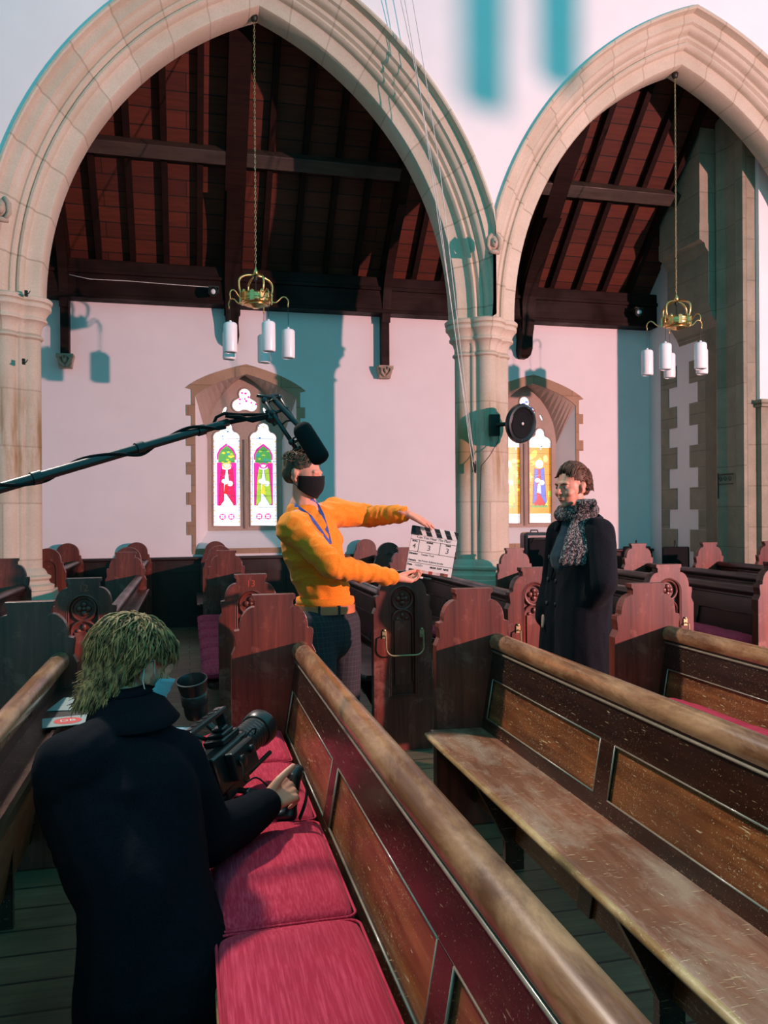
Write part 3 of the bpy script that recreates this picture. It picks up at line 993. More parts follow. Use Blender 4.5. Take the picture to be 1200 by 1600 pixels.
def back_x(z): return .030 + (z - .43) * .17
def shear(p): return V((p.x + back_x(p.z), p.y, p.z))
def pew(c, y0, y1, label, group, seat=.25, near='plain', far='plain', hero=False, number=None, ledge=True, dx_far=0, rod=False):
    root = empty('pew', (c, y0, 0), 0, label, 'pew', group)
    L = y1 - y0
    T = .055
    key = 'end_' + near
    e = inst(key, 'pew_end', lambda: end_mesh(near).build('pew_end', M['pew_end'], None, bevel=.004), root)
    if near == 'tracery':
        inst('trac', 'tracery', lambda: tracery_mb().build('tracery', M['pew_end'], None, smooth=True, angle=40), e)
        if number:
            text_mesh('painted_number', number, M['red_paint'], .055, lambda x, y, z: (x, -.0135 - z, y + 1.045), e, .0005)
    if rod:
        mb = MB()
        hw = .118
        pts = [(-hw, -.012, .71), (-hw, -.055, .705), (-hw, -.06, .64)]
        for i in range(7):
            a = PI / 2 * i / 6
            pts.append((-hw + .05 * (1 - math.cos(a)), -.06, .64 - .05 * math.sin(a)))
        pts += [(-x, y, z) for x, y, z in reversed(pts)]
        mb.tube(pts, .005, 8)
        for sx in (-1, 1):
            mb.box(sx * hw - .014, sx * hw + .014, -.020, -.012, .69, .735)
            mb.ball((sx * hw, -.02, .74), (.009, .007, .009), 8, 6)
        mb.build('brass_umbrella_rail', M['old_brass'], root, smooth=True, angle=40)
    key = 'end_' + far
    inst(key, 'pew_end', lambda: end_mesh(far).build('pew_end', M['pew_end'], None, bevel=.004), root, (0, L, 0), flip=True)
    a, b = T, L - T
    sfx = 'h' if hero else 'l'
    # backrest: thin board, framed panels
    nst = max(2, round(L / 1.12))
    mb = MB()
    q = [V((0, a, .10)), V((0, b, .10)), V((0, b, .80)), V((0, a, .80))]
    def slab(m_, ya, yb, za, zb, t0, t1):
        c8 = []
        for z in (za, zb):
            for x, y in ((t0, ya), (t1, ya), (t1, yb), (t0, yb)):
                c8.append((x + back_x(z), y, z))
        v = [m_.bm.verts.new(p) for p in c8]
        for f in ((0, 1, 2, 3), (4, 7, 6, 5), (0, 4, 5, 1), (1, 5, 6, 2), (2, 6, 7, 3), (3, 7, 4, 0)):
            m_._f([v[i] for i in f])
    step = (b - a) / nst
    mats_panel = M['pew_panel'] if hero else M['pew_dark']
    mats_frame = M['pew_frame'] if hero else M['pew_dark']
    back = MB(); slab(back, a, b, .12, .80, .012, .026)
    bo = back.build('backrest', mats_panel, root)
    fr = MB()
    slab(fr, a, b, .685, .82, 0, .030)
    slab(fr, a, b, .43, .50, 0, .030)
    for i in range(nst + 1):
        yc = a + step * i
        y_0, y_1 = max(a, yc - .045), min(b, yc + .045)
        slab(fr, y_0, y_1, .50, .685, 0, .030)
        slab(fr, y_0, y_1, .12, .43, 0, .030)
    fr.build('backrest_frame', mats_frame, bo, bevel=.002)
    mo = MB()
    for z, rr in ((.806, .0055),):
        mo.tube([(back_x(z) - .004, a, z), (back_x(z) - .004, b, z)], rr, 6)
    for i in range(nst):
        ya, yb = a + step * i + .047, a + step * (i + 1) - .047
        if i == 0: ya = a + .047
        pts = [(back_x(z) + .002, y, z) for y, z in ((ya, .503), (yb, .503), (yb, .682), (ya, .682), (ya, .503))]
        for k in range(4):
            mo.tube(pts[k:k + 2], .0035, 5)
    mo.build('moulding', M['bead'] if hero else M['pew_frame'], bo, smooth=True)
    # top rail, rounded nosing
    ra = MB()
    sec = [(-.034, .822), (-.040, .835), (-.042, .852), (-.034, .872), (-.018, .885), (.004, .889), (.022, .883), (.034, .868), (.036, .848), (.030, .830), (.024, .822)]
    ra.rings([[V((back_x(.82) + .022 + x, y, z)) for x, z in sec] for y in (a, b)])
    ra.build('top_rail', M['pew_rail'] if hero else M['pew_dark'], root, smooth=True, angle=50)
    # seat board with rounded nosing and rounded front corners
    se = MB()
    nose = []
    sec = [(0, .455), (-.006, .453), (-.013, .446), (-.015, .437), (-.012, .428), (-.004, .422)]
    rs = []
    ys = [a + .002] + [a + .03 + (b - a - .06) * i / 6 for i in range(7)] + [b - .002]
    for y in ys:
        ins = .03 if y in (ys[0], ys[-1]) else 0
        ring = [V((.052, y, .450)), V((-seat + .03, y, .456))]
        ring += [V((-seat + .015 + ins + x, y, z)) for x, z in sec]
        ring += [V((.050, y, .420))]
        rs.append(ring)
    se.rings(rs)
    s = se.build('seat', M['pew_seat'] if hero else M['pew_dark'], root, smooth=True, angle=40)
    if hero:
        ed = MB()
        ed.tube([(-seat + .004, a + .03, .441), (-seat + .004, b - .03, .441)], .0135, 10)
        ed.build('seat_edge', M['seat_edge'], s, smooth=True)
    # brackets under the seat
    for i in range(1, nst + 1):
        y = a + step * (i - .45)
        if y > b: break
        g = MB()
        g.plate([[(-seat + .06, .42), (-seat + .07, .36), (-seat + .13, .25), (-.05, .12), (-.05, 0), (.03, 0), (.03, .42)]], y, y + .03)
        g.build('seat_bracket', M['pew_frame'] if hero else M['pew_dark'], root)
    if ledge:
        g = MB()
        g.box(.085, .205, a, b, .728, .742).box(.197, .209, a, b, .722, .750)
        g.build('book_ledge', M['pew_frame'] if hero else M['pew_dark'], root, bevel=.002)
    return root

G1 = 'pews in the front block beside the camera'
pew(-.64, -.9, 3.63, 'dark wooden pew at far left behind the crouching cameraman, book ledge with papers', G1, near='plain', hero=True)
pew(.362, -.9, 3.63, 'dark wooden pew with crimson cushions where the cameraman works, front centre', G1, seat=.305, hero=True)
pew(1.29, -.9, 3.63, 'worn wooden pew with bare scratched seat, front right', G1, seat=.245, hero=True)
pew(2.20, -.9, 3.63, 'wooden pew behind the bare scratched one, at right frame edge with pink cushion', G1, seat=.26, hero=True)

G2 = 'pews in the middle block across the aisle'
Y2, Y2F = 4.80, 7.97
pew(-1.45, Y2, 7.18, 'dark pew at far left in front of the left stone pier', G2, near='tracery')
pew(-.575, Y2, Y2F, 'dark pew with red number 12 painted on its carved end', G2, near='tracery', number='12')
pew(.35, Y2, Y2F, 'dark pew with red number 13 on its carved end and crimson cushions', G2, near='tracery', number='13')
pew(1.27, Y2, Y2F, 'pew whose carved end with brass rail stands below the clapperboard', G2, near='tracery', rod=True)
pew(2.14, Y2, Y2F, 'pew with carved end and brass rail just left of man in black coat', G2, near='tracery', rod=True)
pew(3.10, Y2, 7.45, 'pew with carved quatrefoil end just right of the man in the black coat', G2, near='tracery', rod=True)
pew(3.97, Y2, Y2F, 'long dark pew running to the right frame edge with red cushion', G2, near='tracery')
pew(4.76, Y2, Y2F, 'dark pew with plain red-brown far end, just right of the coat man shoulder', G2)
pew(5.64, Y2, Y2F, 'dark pew with red-brown far end below the stone respond', G2)
pew(6.44, Y2, Y2F, 'dark pew with red-brown far end cut by the right frame edge', G2)

G3 = 'pews in the far block by the aisle wall'
for x, lab, y in ((-1.45, 'dark pew by the far wall with rounded end beside the left pier base', 9.1), (-.64, 'dark pew by the far wall with rounded end, left of near window', 9.1),
               (.33, 'pew by the far wall with rounded red-brown end below near window', 9.1), (2.30, 'pew by the far wall with rounded end half in shadow, left of clapperboard', 9.3),
               (3.28, 'pew by the far wall with rounded end seen just right of central pier', 9.1), (4.15, 'pew by the far wall directly below the second window', 9.1)):
    pew(x, y, 10.62, lab, G3, near='round', far='round', ledge=False)

# ------------------------------------------------------------------ cushions
def velvet(name, a, b):
    m, nt, bs = node_mat(name)
    n = noise_t(nt, coord(nt, (1, .045, 1)), 170, 3, .6)
    n2 = noise_t(nt, coord(nt), 5, 4, .6)
    c = mixc(nt, ramp(nt, n, [(.42, 0), (.72, 1)]), a, b)
    c = mixc(nt, ramp(nt, n2, [(.4, 0), (.75, .45)]), c, tuple(x * .7 for x in a))
    nt.links.new(c, bs.inputs['Base Color'])
    bs.inputs['Roughness'].default_value = .9
    bs.inputs['Specular IOR Level'].default_value = .2
    bs.inputs['Sheen Weight'].default_value = .12
    bs.inputs['Sheen Tint'].default_value = (1, .35, .45, 1)
    bump(nt, bs, n, .35, .003)
    return m
M['velvet'] = velvet('crimson_velvet', (.44, .018, .050), (.66, .060, .115))
def cushion(loc, sx, sy, h, label, group, seed=0, wr=.5):
    """padded cushion, origin at the middle of its base"""
    mb = MB()
    nx, ny = 18, 30
    def prof(u):  # superellipse falloff
        return max(0.0, 1 - abs(u) ** 5) ** .45
    grid = {}
    for side in (1, 0):
        for i in range(nx + 1):
            for j in range(ny + 1):
                u, v = i / nx * 2 - 1, j / ny * 2 - 1
                u2, v2 = math.sin(u * PI / 2) * .5 + u * .5, math.sin(v * PI / 2) * .5 + v * .5
                e = prof(u2) * prof(v2)
                # round the corners in plan
                k = 1 - .05 * (abs(u2) ** 6) * (abs(v2) ** 6)
                x, y = u2 * sx / 2 * k, v2 * sy / 2 * k
                if side:
                    wn = noise.noise(V((x * 5 + seed, y * 11, seed * 3.1))) * .008 + noise.noise(V((x * 2 + seed, y * 26 + x * 8, seed))) * .0045 * wr
                    z = h * .45 + (h * .55) * e + wn * e
                else:
                    if i in (0, nx) or j in (0, ny): 
                        grid[(0, i, j)] = grid[(1, i, j)]
                        continue
                    z = h * .45 - h * .45 * e
                grid[(side, i, j)] = mb.bm.verts.new((x, y, z))
    for side in (1, 0):
        for i in range(nx):
            for j in range(ny):
                q = [grid[(side, i, j)], grid[(side, i + 1, j)], grid[(side, i + 1, j + 1)], grid[(side, i, j + 1)]]
                if len(set(q)) == 4: mb._f(q if side else q[::-1])
    o = mb.build('cushion', M['velvet'], None, smooth=True)
    # piping round the seam
    pts = [grid_pt for grid_pt in []]
    p = MB()
    n = 12
    loop = []
    r = .03
    for cx, cy, a0 in ((sx / 2 - r, sy / 2 - r, 0), (-sx / 2 + r, sy / 2 - r, 90), (-sx / 2 + r, -sy / 2 + r, 180), (sx / 2 - r, -sy / 2 + r, 270)):
        for i in range(5):
            a = R(a0 + 90 * i / 4)
            loop.append((cx + (r - .003) * math.cos(a), cy + (r - .003) * math.sin(a), h * .62))
    p.tube(loop + [loop[0]], .0035, 6, cap=False)
    po = p.build('piping', M['velvet'], o, smooth=True)
    o.location = loc
    tag(o, label, 'cushion', group)
    return o
GCU = 'crimson cushions along the front pew'
for i, (y, ln, lab) in enumerate(((1.555, .62, 'crimson velvet seat cushion nearest the camera, at bottom of the picture'), (2.18, .615, 'crimson velvet seat cushion under the cameraman\'s hand, second from camera'),
                             (2.79, .59, 'crimson velvet seat cushion beneath the video camera'), (3.325, .46, 'crimson velvet seat cushion in shadow against the pew end behind video camera'), (.93, .60, 'crimson velvet seat cushion below the picture edge'))):
    if i == 4: continue
    cushion((.217, y, .455), .335, ln, .082, lab, GCU, seed=i * 3 + 1)
GCM = 'crimson cushions on the middle block pews'
for i in range(6):
    cushion((.22, 5.15 + i * .47, .455), .30, .46, .07, ['foremost of the crimson cushions on the pew numbered 13', 'second crimson cushion from the front on the pew numbered 13', 'third crimson cushion from the front on the pew numbered 13',
            'fourth crimson cushion from the front on the pew numbered 13', 'fifth crimson cushion back on the pew numbered 13', 'rearmost crimson cushion on the pew numbered 13'][i], GCM, seed=i + 20)
cushion((2.01, 5.9, .455), .28, 1.3, .07, 'crimson cushion glimpsed below the hand holding a pen', GCM, seed=31)
cushion((3.85, 5.65, .455), .28, 1.45, .11, 'long crimson cushion on dark pew near right frame edge', GCM, seed=33)
cushion((1.14, 6.9, .455), .28, 1.5, .07, 'pink lit crimson cushion behind the man in the orange jumper', GCM, seed=35)
cushion((2.085, 2.6, .455), .31, 1.8, .15, 'pink lit crimson cushion on the front pew at right frame edge', GCU, seed=37)
# ------------------------------------------------------------------ figures
M['skin'] = plain('skin', (0.62, 0.27, 0.18), 0.5, var=0.06, scale=30, spec=.4)
for _m in (M['skin'],):
    _b = _m.node_tree.nodes['Principled BSDF']
    _b.inputs['Subsurface Weight'].default_value = .08
    _b.inputs['Subsurface Scale'].default_value = .02
M['lips'] = plain('lips', (0.45, 0.16, 0.13), .5)
M['eye_white'] = plain('eye_white', (.30, .26, .24), .35)
M['eye_dark'] = plain('eye_iris', (.03, .02, .015), .2)

def capsule(mb, a, ra, b, rb, n=14, flat=1.0, up=None):
    """tapered capsule; flat squeezes it along `up`"""
    a, b = V(a), V(b)
    t = (b - a)
    L = t.length
    t = t / L if L > 1e-6 else V((0, 0, 1))
    if up is None:
        x = t.orthogonal().normalized()
    else:
        x = (V(up) - t * V(up).dot(t)).normalized()
    y = t.cross(x)
    rs = []
    for i in range(5):
        th = PI / 2 * (1 - i / 4)
        r, o = max(math.cos(th), .03) * ra, -math.sin(th) * ra
        rs.append((a + t * o, r))
    for i in range(5):
        th = PI / 2 * i / 4
        r, o = max(math.cos(th), .03) * rb, math.sin(th) * rb
        rs.append((b + t * o, r))
    mb.rings([[c + (x * math.cos(2 * PI * j / n) * flat + y * math.sin(2 * PI * j / n)) * r for j in range(n)] for c, r in rs])
def chain(mb, pts, rads, **k):
    for i in range(len(pts) - 1):
        capsule(mb, pts[i], rads[i], pts[i + 1], rads[i + 1], **k)
def frame(F, U=(0, 0, 1)):
    F = V(F).normalized()
    Rt = F.cross(V(U)).normalized()
    Up = Rt.cross(F)
    return Rt, F, Up
def basis(F, U=(0, 0, 1)):
    Rt, F, Up = frame(F, U)
    return Matrix((Rt, F, Up)).transposed()
def organic(mb, name, mat, parent, voxel=.006, smooth=6, factor=.5, disp=None, extra=None):
    o = mb.build(name, mat, None)
    m = o.modifiers.new('r', 'REMESH'); m.mode = 'VOXEL'; m.voxel_size = voxel; m.use_smooth_shade = True
    m = o.modifiers.new('s', 'SMOOTH'); m.iterations = smooth; m.factor = factor
    bake(o)
    if disp:
        me = o.data
        nrm = [v.normal.copy() for v in me.vertices]
        for v, n in zip(me.vertices, nrm):
            v.co += n * disp(v.co, n)
    if extra: extra(o)
    o.data.shade_smooth()
    if parent: o.parent = parent
    return o
def folds(scale, amp, stretch=(1, 1, 1), seed=0):
    s = V(stretch)
    def f(p, n):
        q = V((p.x * s.x, p.y * s.y, p.z * s.z)) * scale + V((seed, seed * 2.1, seed * .7))
        a = noise.noise(q)
        b = 1 - abs(noise.noise(q * 1.9 + V((5, 1, 2)))) * 2
        return amp * (a + .45 * b)
    return f

def head_parts(mb, C, F, U=(0, 0, 1), s=1.0, female=0):
    B = basis(F, U)
    def W(x, y, z): return V(C) + B @ V((x, y, z)) * s
    def el(c, r, tilt=0):
        rot = B @ Matrix.Rotation(tilt, 3, 'X')
        mb.ball(W(*c), tuple(q * s for q in r), 20, 14, rot)
    el((0, -.018, .030), (.074, .094, .084))
    el((0, .020, .000), (.066, .070, .085))
    el((0, .045, -.045), (.054, .048, .055))
    el((0, .040, -.078), (.046, .046, .030))
    el((0, .078, -.094), (.020, .016, .016))
    el((0, .076, .026), (.050, .018, .014))
    for sx in (-1, 1):
        el((sx * .038, .062, -.030), (.024, .026, .022))
        el((sx * .030, .076, .010), (.016, .010, .009))
        # ear
        c = W(sx * .074, -.012, -.012)
        rot = B @ Matrix.Rotation(R(-12), 3, 'X') @ Matrix.Rotation(sx * R(-18), 3, 'Z')
        mb.ball(c, (.009 * s, .019 * s, .031 * s), 12, 10, rot)
        mb.ball(W(sx * .081, -.020, .004), (.006 * s, .016 * s, .017 * s), 10, 8, rot)
        mb.ball(W(sx * .074, .000, -.036), (.006 * s, .009 * s, .010 * s), 8, 6, rot)
    capsule(mb, W(0, .088, .020), .0085 * s, W(0, .110, -.020), .0105 * s)
    el((0, .110, -.024), (.012, .013, .010))
    for sx in (-1, 1): el((sx * .011, .100, -.026), (.009, .010, .007))
    el((0, .092, -.052), (.022, .010, .006))
    el((0, .090, -.063), (.019, .011, .007))
    return W, B
def eyes(parent, W, s=1.0, lookdown=True):
    for sx in (-1, 1):
        mb = MB(); mb.ball(W(sx * .030, .0775, .005), .0115 * s, 12, 9)
        e = mb.build('eye', M['eye_white'], parent, smooth=True)
        mb = MB(); mb.ball(W(sx * .0305, .0862, .0035 if lookdown else .005), (.0055 * s, .004 * s, .0055 * s), 10, 6)
        mb.build('iris', M['eye_dark'], e, smooth=True)

def finger(mb, base, d, up, L, bends, r=.0085):
    """three-jointed finger: starts along d, each joint bends towards -up by the given degrees"""
    d, up = V(d).normalized(), V(up).normalized()
    ax = d.cross(up).normalized()
    p = V(base)
    pts = [p.copy()]
    ls = (L * .42, L * .32, L * .26)
    for l, b in zip(ls, bends):
        d = Matrix.Rotation(R(-b), 3, ax) @ d
        p = p + d * l
        pts.append(p.copy())
    chain(mb, pts, [r * 1.08, r, r * .93, r * .82], n=10)
    return pts
def hand(mb, wrist, d, up, thumb_side, bends=(25, 35, 20), spread=1.0, s=1.0, thumb_dir=None, fb=None, rw=.026):
    """wrist point, pointing direction d, back-of-hand normal up, thumb_side unit vector"""
    d, up, sd = V(d).normalized(), V(up), V(thumb_side)
    up = (up - d * up.dot(d)).normalized()
    sd0 = d.cross(up)
    sd = sd0 if sd0.dot(sd) > 0 else -sd0
    w = V(wrist)
    # palm: a fan of metacarpals
    Ls = (.072, .080, .075, .062)
    offs = (.031, .011, -.010, -.029)
    heads = []
    for k in range(4):
        a = w + sd * offs[k] * .55 * s + d * .012 * s
        b = w + sd * offs[k] * s + d * (.088, .092, .087, .078)[k] * s
        capsule(mb, a, .0155 * s, b, .0118 * s, n=10)
        heads.append(b)
    mb.ball(w + d * .05 * s, (.030 * s, .030 * s, .013 * s), 12, 8, Matrix((sd, d, up)).transposed())
    nails = []
    for k in range(4):
        fd = (d + sd * offs[k] * 2.2 * spread).normalized()
        bb = fb[k] if fb else tuple(q * (1 + .12 * k) for q in bends)
        pts = finger(mb, heads[k], fd, up, Ls[k] * s, bb, .0086 * s * (1, 1.02, .97, .86)[k])
        nails.append(pts)
    # thumb from the side of the palm
    tb = w + sd * .024 * s + d * .022 * s
    td = V(thumb_dir) if thumb_dir is not None else (d * .75 + sd * .75 - up * .25)
    td = td.normalized()
    m1 = tb + td * .042 * s
    td2 = (td * .8 + d * .5 - up * .15).normalized()
    m2 = m1 + td2 * .034 * s
    m3 = m2 + (td2 + d * .3).normalized() * .026 * s
    chain(mb, [tb, m1, m2, m3], [.0165 * s, .0125 * s, .0105 * s, .0088 * s], n=10)
    capsule(mb, w - d * .03 * s, rw * s, w + d * .02 * s, .023 * s, flat=.72, up=up)
    return nails

def hair_locks(name, mat, parent, roots, n_seg=5, rad=.006):
    mb = MB()
    for pts, r in roots:
        k = len(pts)
        mb.tube(pts, [r * (.75 if i == 0 else (1 - (i / (k - 1)) ** 2 * .85)) for i in range(k)], 5)
    return mb.build(name, mat, parent, smooth=True)

def hairmat(name, dark, light):
    m, nt, bs = node_mat(name)
    n = noise_t(nt, coord(nt, (1, 1, .4)), 60, 4, .6)
    c = mixc(nt, ramp(nt, n, [(.35, 0), (.7, 1)]), dark, light)
    nt.links.new(c, bs.inputs['Base Color'])
    bs.inputs['Roughness'].default_value = .6
    bs.inputs['Specular IOR Level'].default_value = .35
    return m
M['hair_brown'] = hairmat('short_brown_hair', (.035, .022, .014), (.15, .10, .06))
M['hair_chestnut'] = hairmat('chestnut_hair', (.03, .012, .007), (.16, .07, .035))
M['hair_blond'] = hairmat('tousled_fair_hair', (.022, .012, .005), (.40, .265, .105))

def cloth_mat(name, a, b, scale=220, rough=.9, sheen=.2, bumpy=.25):
    m, nt, bs = node_mat(name)
    n = noise_t(nt, coord(nt), scale, 3, .6)
    c = mixc(nt, ramp(nt, n, [(.35, 0), (.7, 1)]), a, b)
    nt.links.new(c, bs.inputs['Base Color'])
    bs.inputs['Roughness'].default_value = rough
    bs.inputs['Specular IOR Level'].default_value = .25
    bs.inputs['Sheen Weight'].default_value = sheen
    bump(nt, bs, n, bumpy, .002)
    return m
M['orange_knit'] = cloth_mat('orange_knit', (.66, .17, .008), (.84, .27, .018), sheen=.1)
M['black_wool'] = cloth_mat('black_wool', (.0035, .005, .007), (.010, .013, .017), sheen=.03)
M['navy_fleece'] = cloth_mat('navy_fleece', (.0015, .003, .006), (.0035, .006, .011), sheen=0)
for _k in ('navy_fleece', 'black_wool'): M[_k].node_tree.nodes['Principled BSDF'].inputs['Specular IOR Level'].default_value = .1
M['shirt_blue'] = cloth_mat('dark_teal_shirt', (.01, .03, .045), (.02, .05, .07), sheen=.1)
M['dark_trouser'] = cloth_mat('dark_trousers', (.006, .007, .008), (.012, .013, .015))
M['leather'] = plain('brown_leather', (.48, .15, .06), .45)
M['shoe'] = plain('dark_shoe', (.015, .015, .017), .5)
M['sole'] = plain('grey_shoe_sole', (.05, .055, .055), .7)
M['mask_black'] = cloth_mat('black_cloth_mask', (.004, .004, .005), (.010, .010, .011), sheen=.05)
M['mask_blue'] = cloth_mat('blue_surgical_mask', (.16, .38, .46), (.24, .48, .56), sheen=0)
M['lanyard'] = plain('blue_lanyard', (.06, .12, .42), .6, var=.5, scale=180)
def plaid():
    m, nt, bs = node_mat('plaid_trousers')
    co = coord(nt)
    base = (.016, .017, .022)
    sx = nt.nodes.new('ShaderNodeSeparateXYZ'); nt.links.new(co, sx.inputs[0])
    def lines(sock, p):
        a = N(nt, 'ShaderNodeMath', operation='MODULO'); nt.links.new(sock, a.inputs[0]); a.inputs[1].default_value = p
        b = N(nt, 'ShaderNodeMath', operation='LESS_THAN'); nt.links.new(a.outputs[0], b.inputs[0]); b.inputs[1].default_value = p * .13
        return b.outputs[0]
    o = N(nt, 'ShaderNodeMath', operation='ADD'); nt.links.new(sx.outputs[0], o.inputs[0]); nt.links.new(sx.outputs[1], o.inputs[1])
    o2 = N(nt, 'ShaderNodeMath', operation='ADD'); nt.links.new(o.outputs[0], o2.inputs[0]); o2.inputs[1].default_value = 10; o = o2
    l1, l2 = lines(o.outputs[0], .026), lines(sx.outputs[2], .026)
    mx = N(nt, 'ShaderNodeMath', operation='MAXIMUM'); nt.links.new(l1, mx.inputs[0]); nt.links.new(l2, mx.inputs[1])
    c = mixc(nt, mx.outputs[0], base, (.038, .036, .045))
    nt.links.new(c, bs.inputs['Base Color'])
    bs.inputs['Roughness'].default_value = .85
    return m
M['plaid'] = plaid()

def shoe(mb, heel, toe, h=.09, w_=.045):
    a, b = V(heel), V(toe)
    capsule(mb, a + V((0, 0, .045)), .042, a.lerp(b, .45) + V((0, 0, .045)), .043)
    capsule(mb, a.lerp(b, .4) + V((0, 0, .04)), .045, b + V((0, 0, .032)), .032, flat=1)
    capsule(mb, a + V((0, 0, .05)), .04, a + V((0, 0, .11)), .042)

# ================================================================= man in orange, with clapperboard
def man_orange():
    root = empty('person', (.66, 4.16, 0), 0, 'man in mustard orange jumper and black face mask holding out a clapperboard', 'person')
    off = V(root.location)
    def p_(u, v, Y): return P(u, v, Y) - off
    hipC = p_(512, 962, 4.18)
    chest = p_(488, 855, 4.16)
    neck = p_(474, 792, 4.16)
    headC = p_(474, 741, 4.14)
    shR, shL = p_(456, 822, 4.03), p_(522, 800, 4.31)
    elR, wrR = p_(519, 884, 3.90), p_(618, 903, 4.06)
    elL, wrL = p_(574, 806, 4.40), p_(636, 803, 4.20)
    hipR, hipL = hipC + V((-.075, -.065, -.02)), hipC + V((.075, .065, -.02))
    anR, anL = V((-.05, -.13, .09)), V((.14, .13, .09))
    knR, knL = hipR.lerp(anR, .5) + V((.02, -.02, 0)), hipL.lerp(anL, .5) + V((.02, -.02, 0))
    # body
    mb = MB()
    F = V((.80, -.52, -.22))
    W, B = head_parts(mb, headC, F, s=1.0)
    capsule(mb, headC + V((0, 0, -.05)), .055, neck, .06)
    chain(mb, [neck, chest, hipC], [.075, .115, .105])
    chain(mb, [neck + V((0, 0, -.03)), shR, elR, wrR], [.05, .052, .038, .026])
    chain(mb, [neck + V((0, 0, -.03)), shL, elL, wrL], [.05, .052, .038, .026])
    chain(mb, [hipR, knR, anR], [.085, .058, .040])
    chain(mb, [hipL, knL, anL], [.085, .058, .040])
    # left hand pinches the top corner of the slate from above
    hd = p_(662, 812, 4.19) - wrL
    hand(mb, wrL, hd, V((.15, -.3, 1)), V((0, -1, -.2)), fb=[(12, 18, 10), (8, 12, 8), (12, 14, 10), (18, 20, 12)], s=.98, spread=1.3,
         thumb_dir=V((.75, -.55, -.55)))
    # right hand held palm up, pen between finger and thumb
    hd2 = p_(668, 909, 4.10) - wrR
    hand(mb, wrR, hd2, V((.1, .25, -1)), V((0, .6, .6)), fb=[(25, 45, 25), (22, 38, 20), (20, 35, 22), (22, 35, 25)], s=1.0, thumb_dir=V((.9, .1, .35)))
    body = organic(mb, 'body', M['skin'], root, voxel=.0048, smooth=4)
    # jumper
    mb = MB()
    waist = p_(508, 928, 4.18)
    ax = V((.32, .42, 0))
    chain(mb, [chest + V((-.01, 0, .05)), chest, waist, waist + V((0, 0, -.035))], [.15, .155, .132, .128], flat=1)
    capsule(mb, shR + V((0, 0, -.012)), .078, shL + V((0, 0, -.012)), .078)
    capsule(mb, neck + V((0, 0, -.055)), .095, chest, .15)
    capsule(mb, chest + V((-.035, -.04, .0)), .13, chest + V((.035, .05, .02)), .135)
    chain(mb, [shR, elR, wrR - (wrR - elR).normalized() * .035], [.077, .060, .040])
    chain(mb, [shL, elL, wrL - (wrL - elL).normalized() * .030], [.077, .060, .042])
    capsule(mb, wrR - (wrR - elR).normalized() * .06, .046, wrR - (wrR - elR).normalized() * .028, .037)
    capsule(mb, neck + V((.0, -.002, -.035)), .066, neck + V((0, 0, -.06)), .080)
    def knit(p, n):
        q = V((p.x * 7, p.y * 7, p.z * 13))
        a = noise.noise(q) * .010 + (1 - abs(noise.noise(q * 1.7 + V((3, 3, 3)))) * 2) * .006
        # sleeves gather towards the cuffs
        for e_, w_ in ((elR, wrR), (elL, wrL)):
            t = (p - e_).dot(w_ - e_) / (w_ - e_).length_squared
            if 0 < t < 1.1 and (p - e_.lerp(w_, t)).length < .09:
                a += math.sin(t * 34 + noise.noise(p * 18) * 4) * .0032
        return a
    jm = organic(mb, 'jumper', M['orange_knit'], root, voxel=.008, smooth=6, disp=knit)
    # waistband rib
    mb = MB()
    wc = waist + V((0, 0, -.045))
    el = lambda r, z, k=1.0: [wc + V((math.cos(2 * PI * i / 32) * r * 1.02, math.sin(2 * PI * i / 32) * r * .9, z)) for i in range(32)] if False else [wc + V((math.cos(2 * PI * i / 32) * r * 1.03, math.sin(2 * PI * i / 32) * r * .99, z)) for i in range(32)]
    mb.rings([el(.146, .03), el(.149, .012), el(.147, -.010), el(.140, -.012)])
    mb.build('waistband', M['orange_knit'], jm, smooth=True)
    # belt
    mb = MB()
    mb.rings([el(.153, -.006), el(.154, -.048), el(.139, -.046), el(.139, -.008)], cap=False, closed=True)
    be = mb.build('belt', M['leather'], root, smooth=True, angle=50)
    for a0 in (R(-72), R(-20), R(-110)):
        mb = MB()
        c = wc + V((math.cos(a0) * .155, math.sin(a0) * .150, -.028))
        mb.box(-.006, .006, -.004, .004, -.026, .026, Matrix.Translation(c) @ Matrix.Rotation(a0 - PI / 2, 4, 'Z'))
        mb.build('belt_loop', M['plaid'], be)
    # trousers
    mb = MB()
    capsule(mb, wc + V((0, 0, -.04)), .134, hipC + V((0, 0, -.10)), .142)
    chain(mb, [hipR + V((0, 0, -.03)), knR, anR + V((0, 0, .02))], [.112, .082, .066])
    chain(mb, [hipL + V((0, 0, -.03)), knL, anL + V((0, 0, .02))], [.112, .082, .066])
    def cut(o):
        bm = bmesh.new(); bm.from_mesh(o.data)
        zc = wc.z - .02
        bmesh.ops.bisect_plane(bm, geom=bm.verts[:] + bm.edges[:] + bm.faces[:], plane_co=(0, 0, zc), plane_no=(0, 0, 1), clear_outer=True)
        bm.to_mesh(o.data); bm.free()
    organic(mb, 'trousers', M['plaid'], root, voxel=.010, smooth=6, disp=folds(9, .006, (1, 1, .5), 2), extra=cut)
    for an, kn in ((anR, knR), (anL, knL)):
        mb = MB()
        h = V((an.x - .03, an.y + .02, 0)); t = V((an.x + .14, an.y - .11, 0))
        shoe(mb, h, t)
        organic(mb, 'shoe', M['shoe'], root, voxel=.008, smooth=3)
    # hair: cropped at the sides, a little longer on top
    mb = MB()
    rnd = random.Random(5)
    def wl(x, y, z): return W(x, y, z)
    mb.ball(W(0, -.026, .044), (.079, .094, .078), 24, 16, B)
    mb.ball(W(0, -.055, .005), (.071, .062, .070), 20, 12, B)
    hm = organic(mb, 'hair', M['hair_brown'], root, voxel=.006, smooth=2, disp=folds(40, .003, (1, 1, 1), 4))
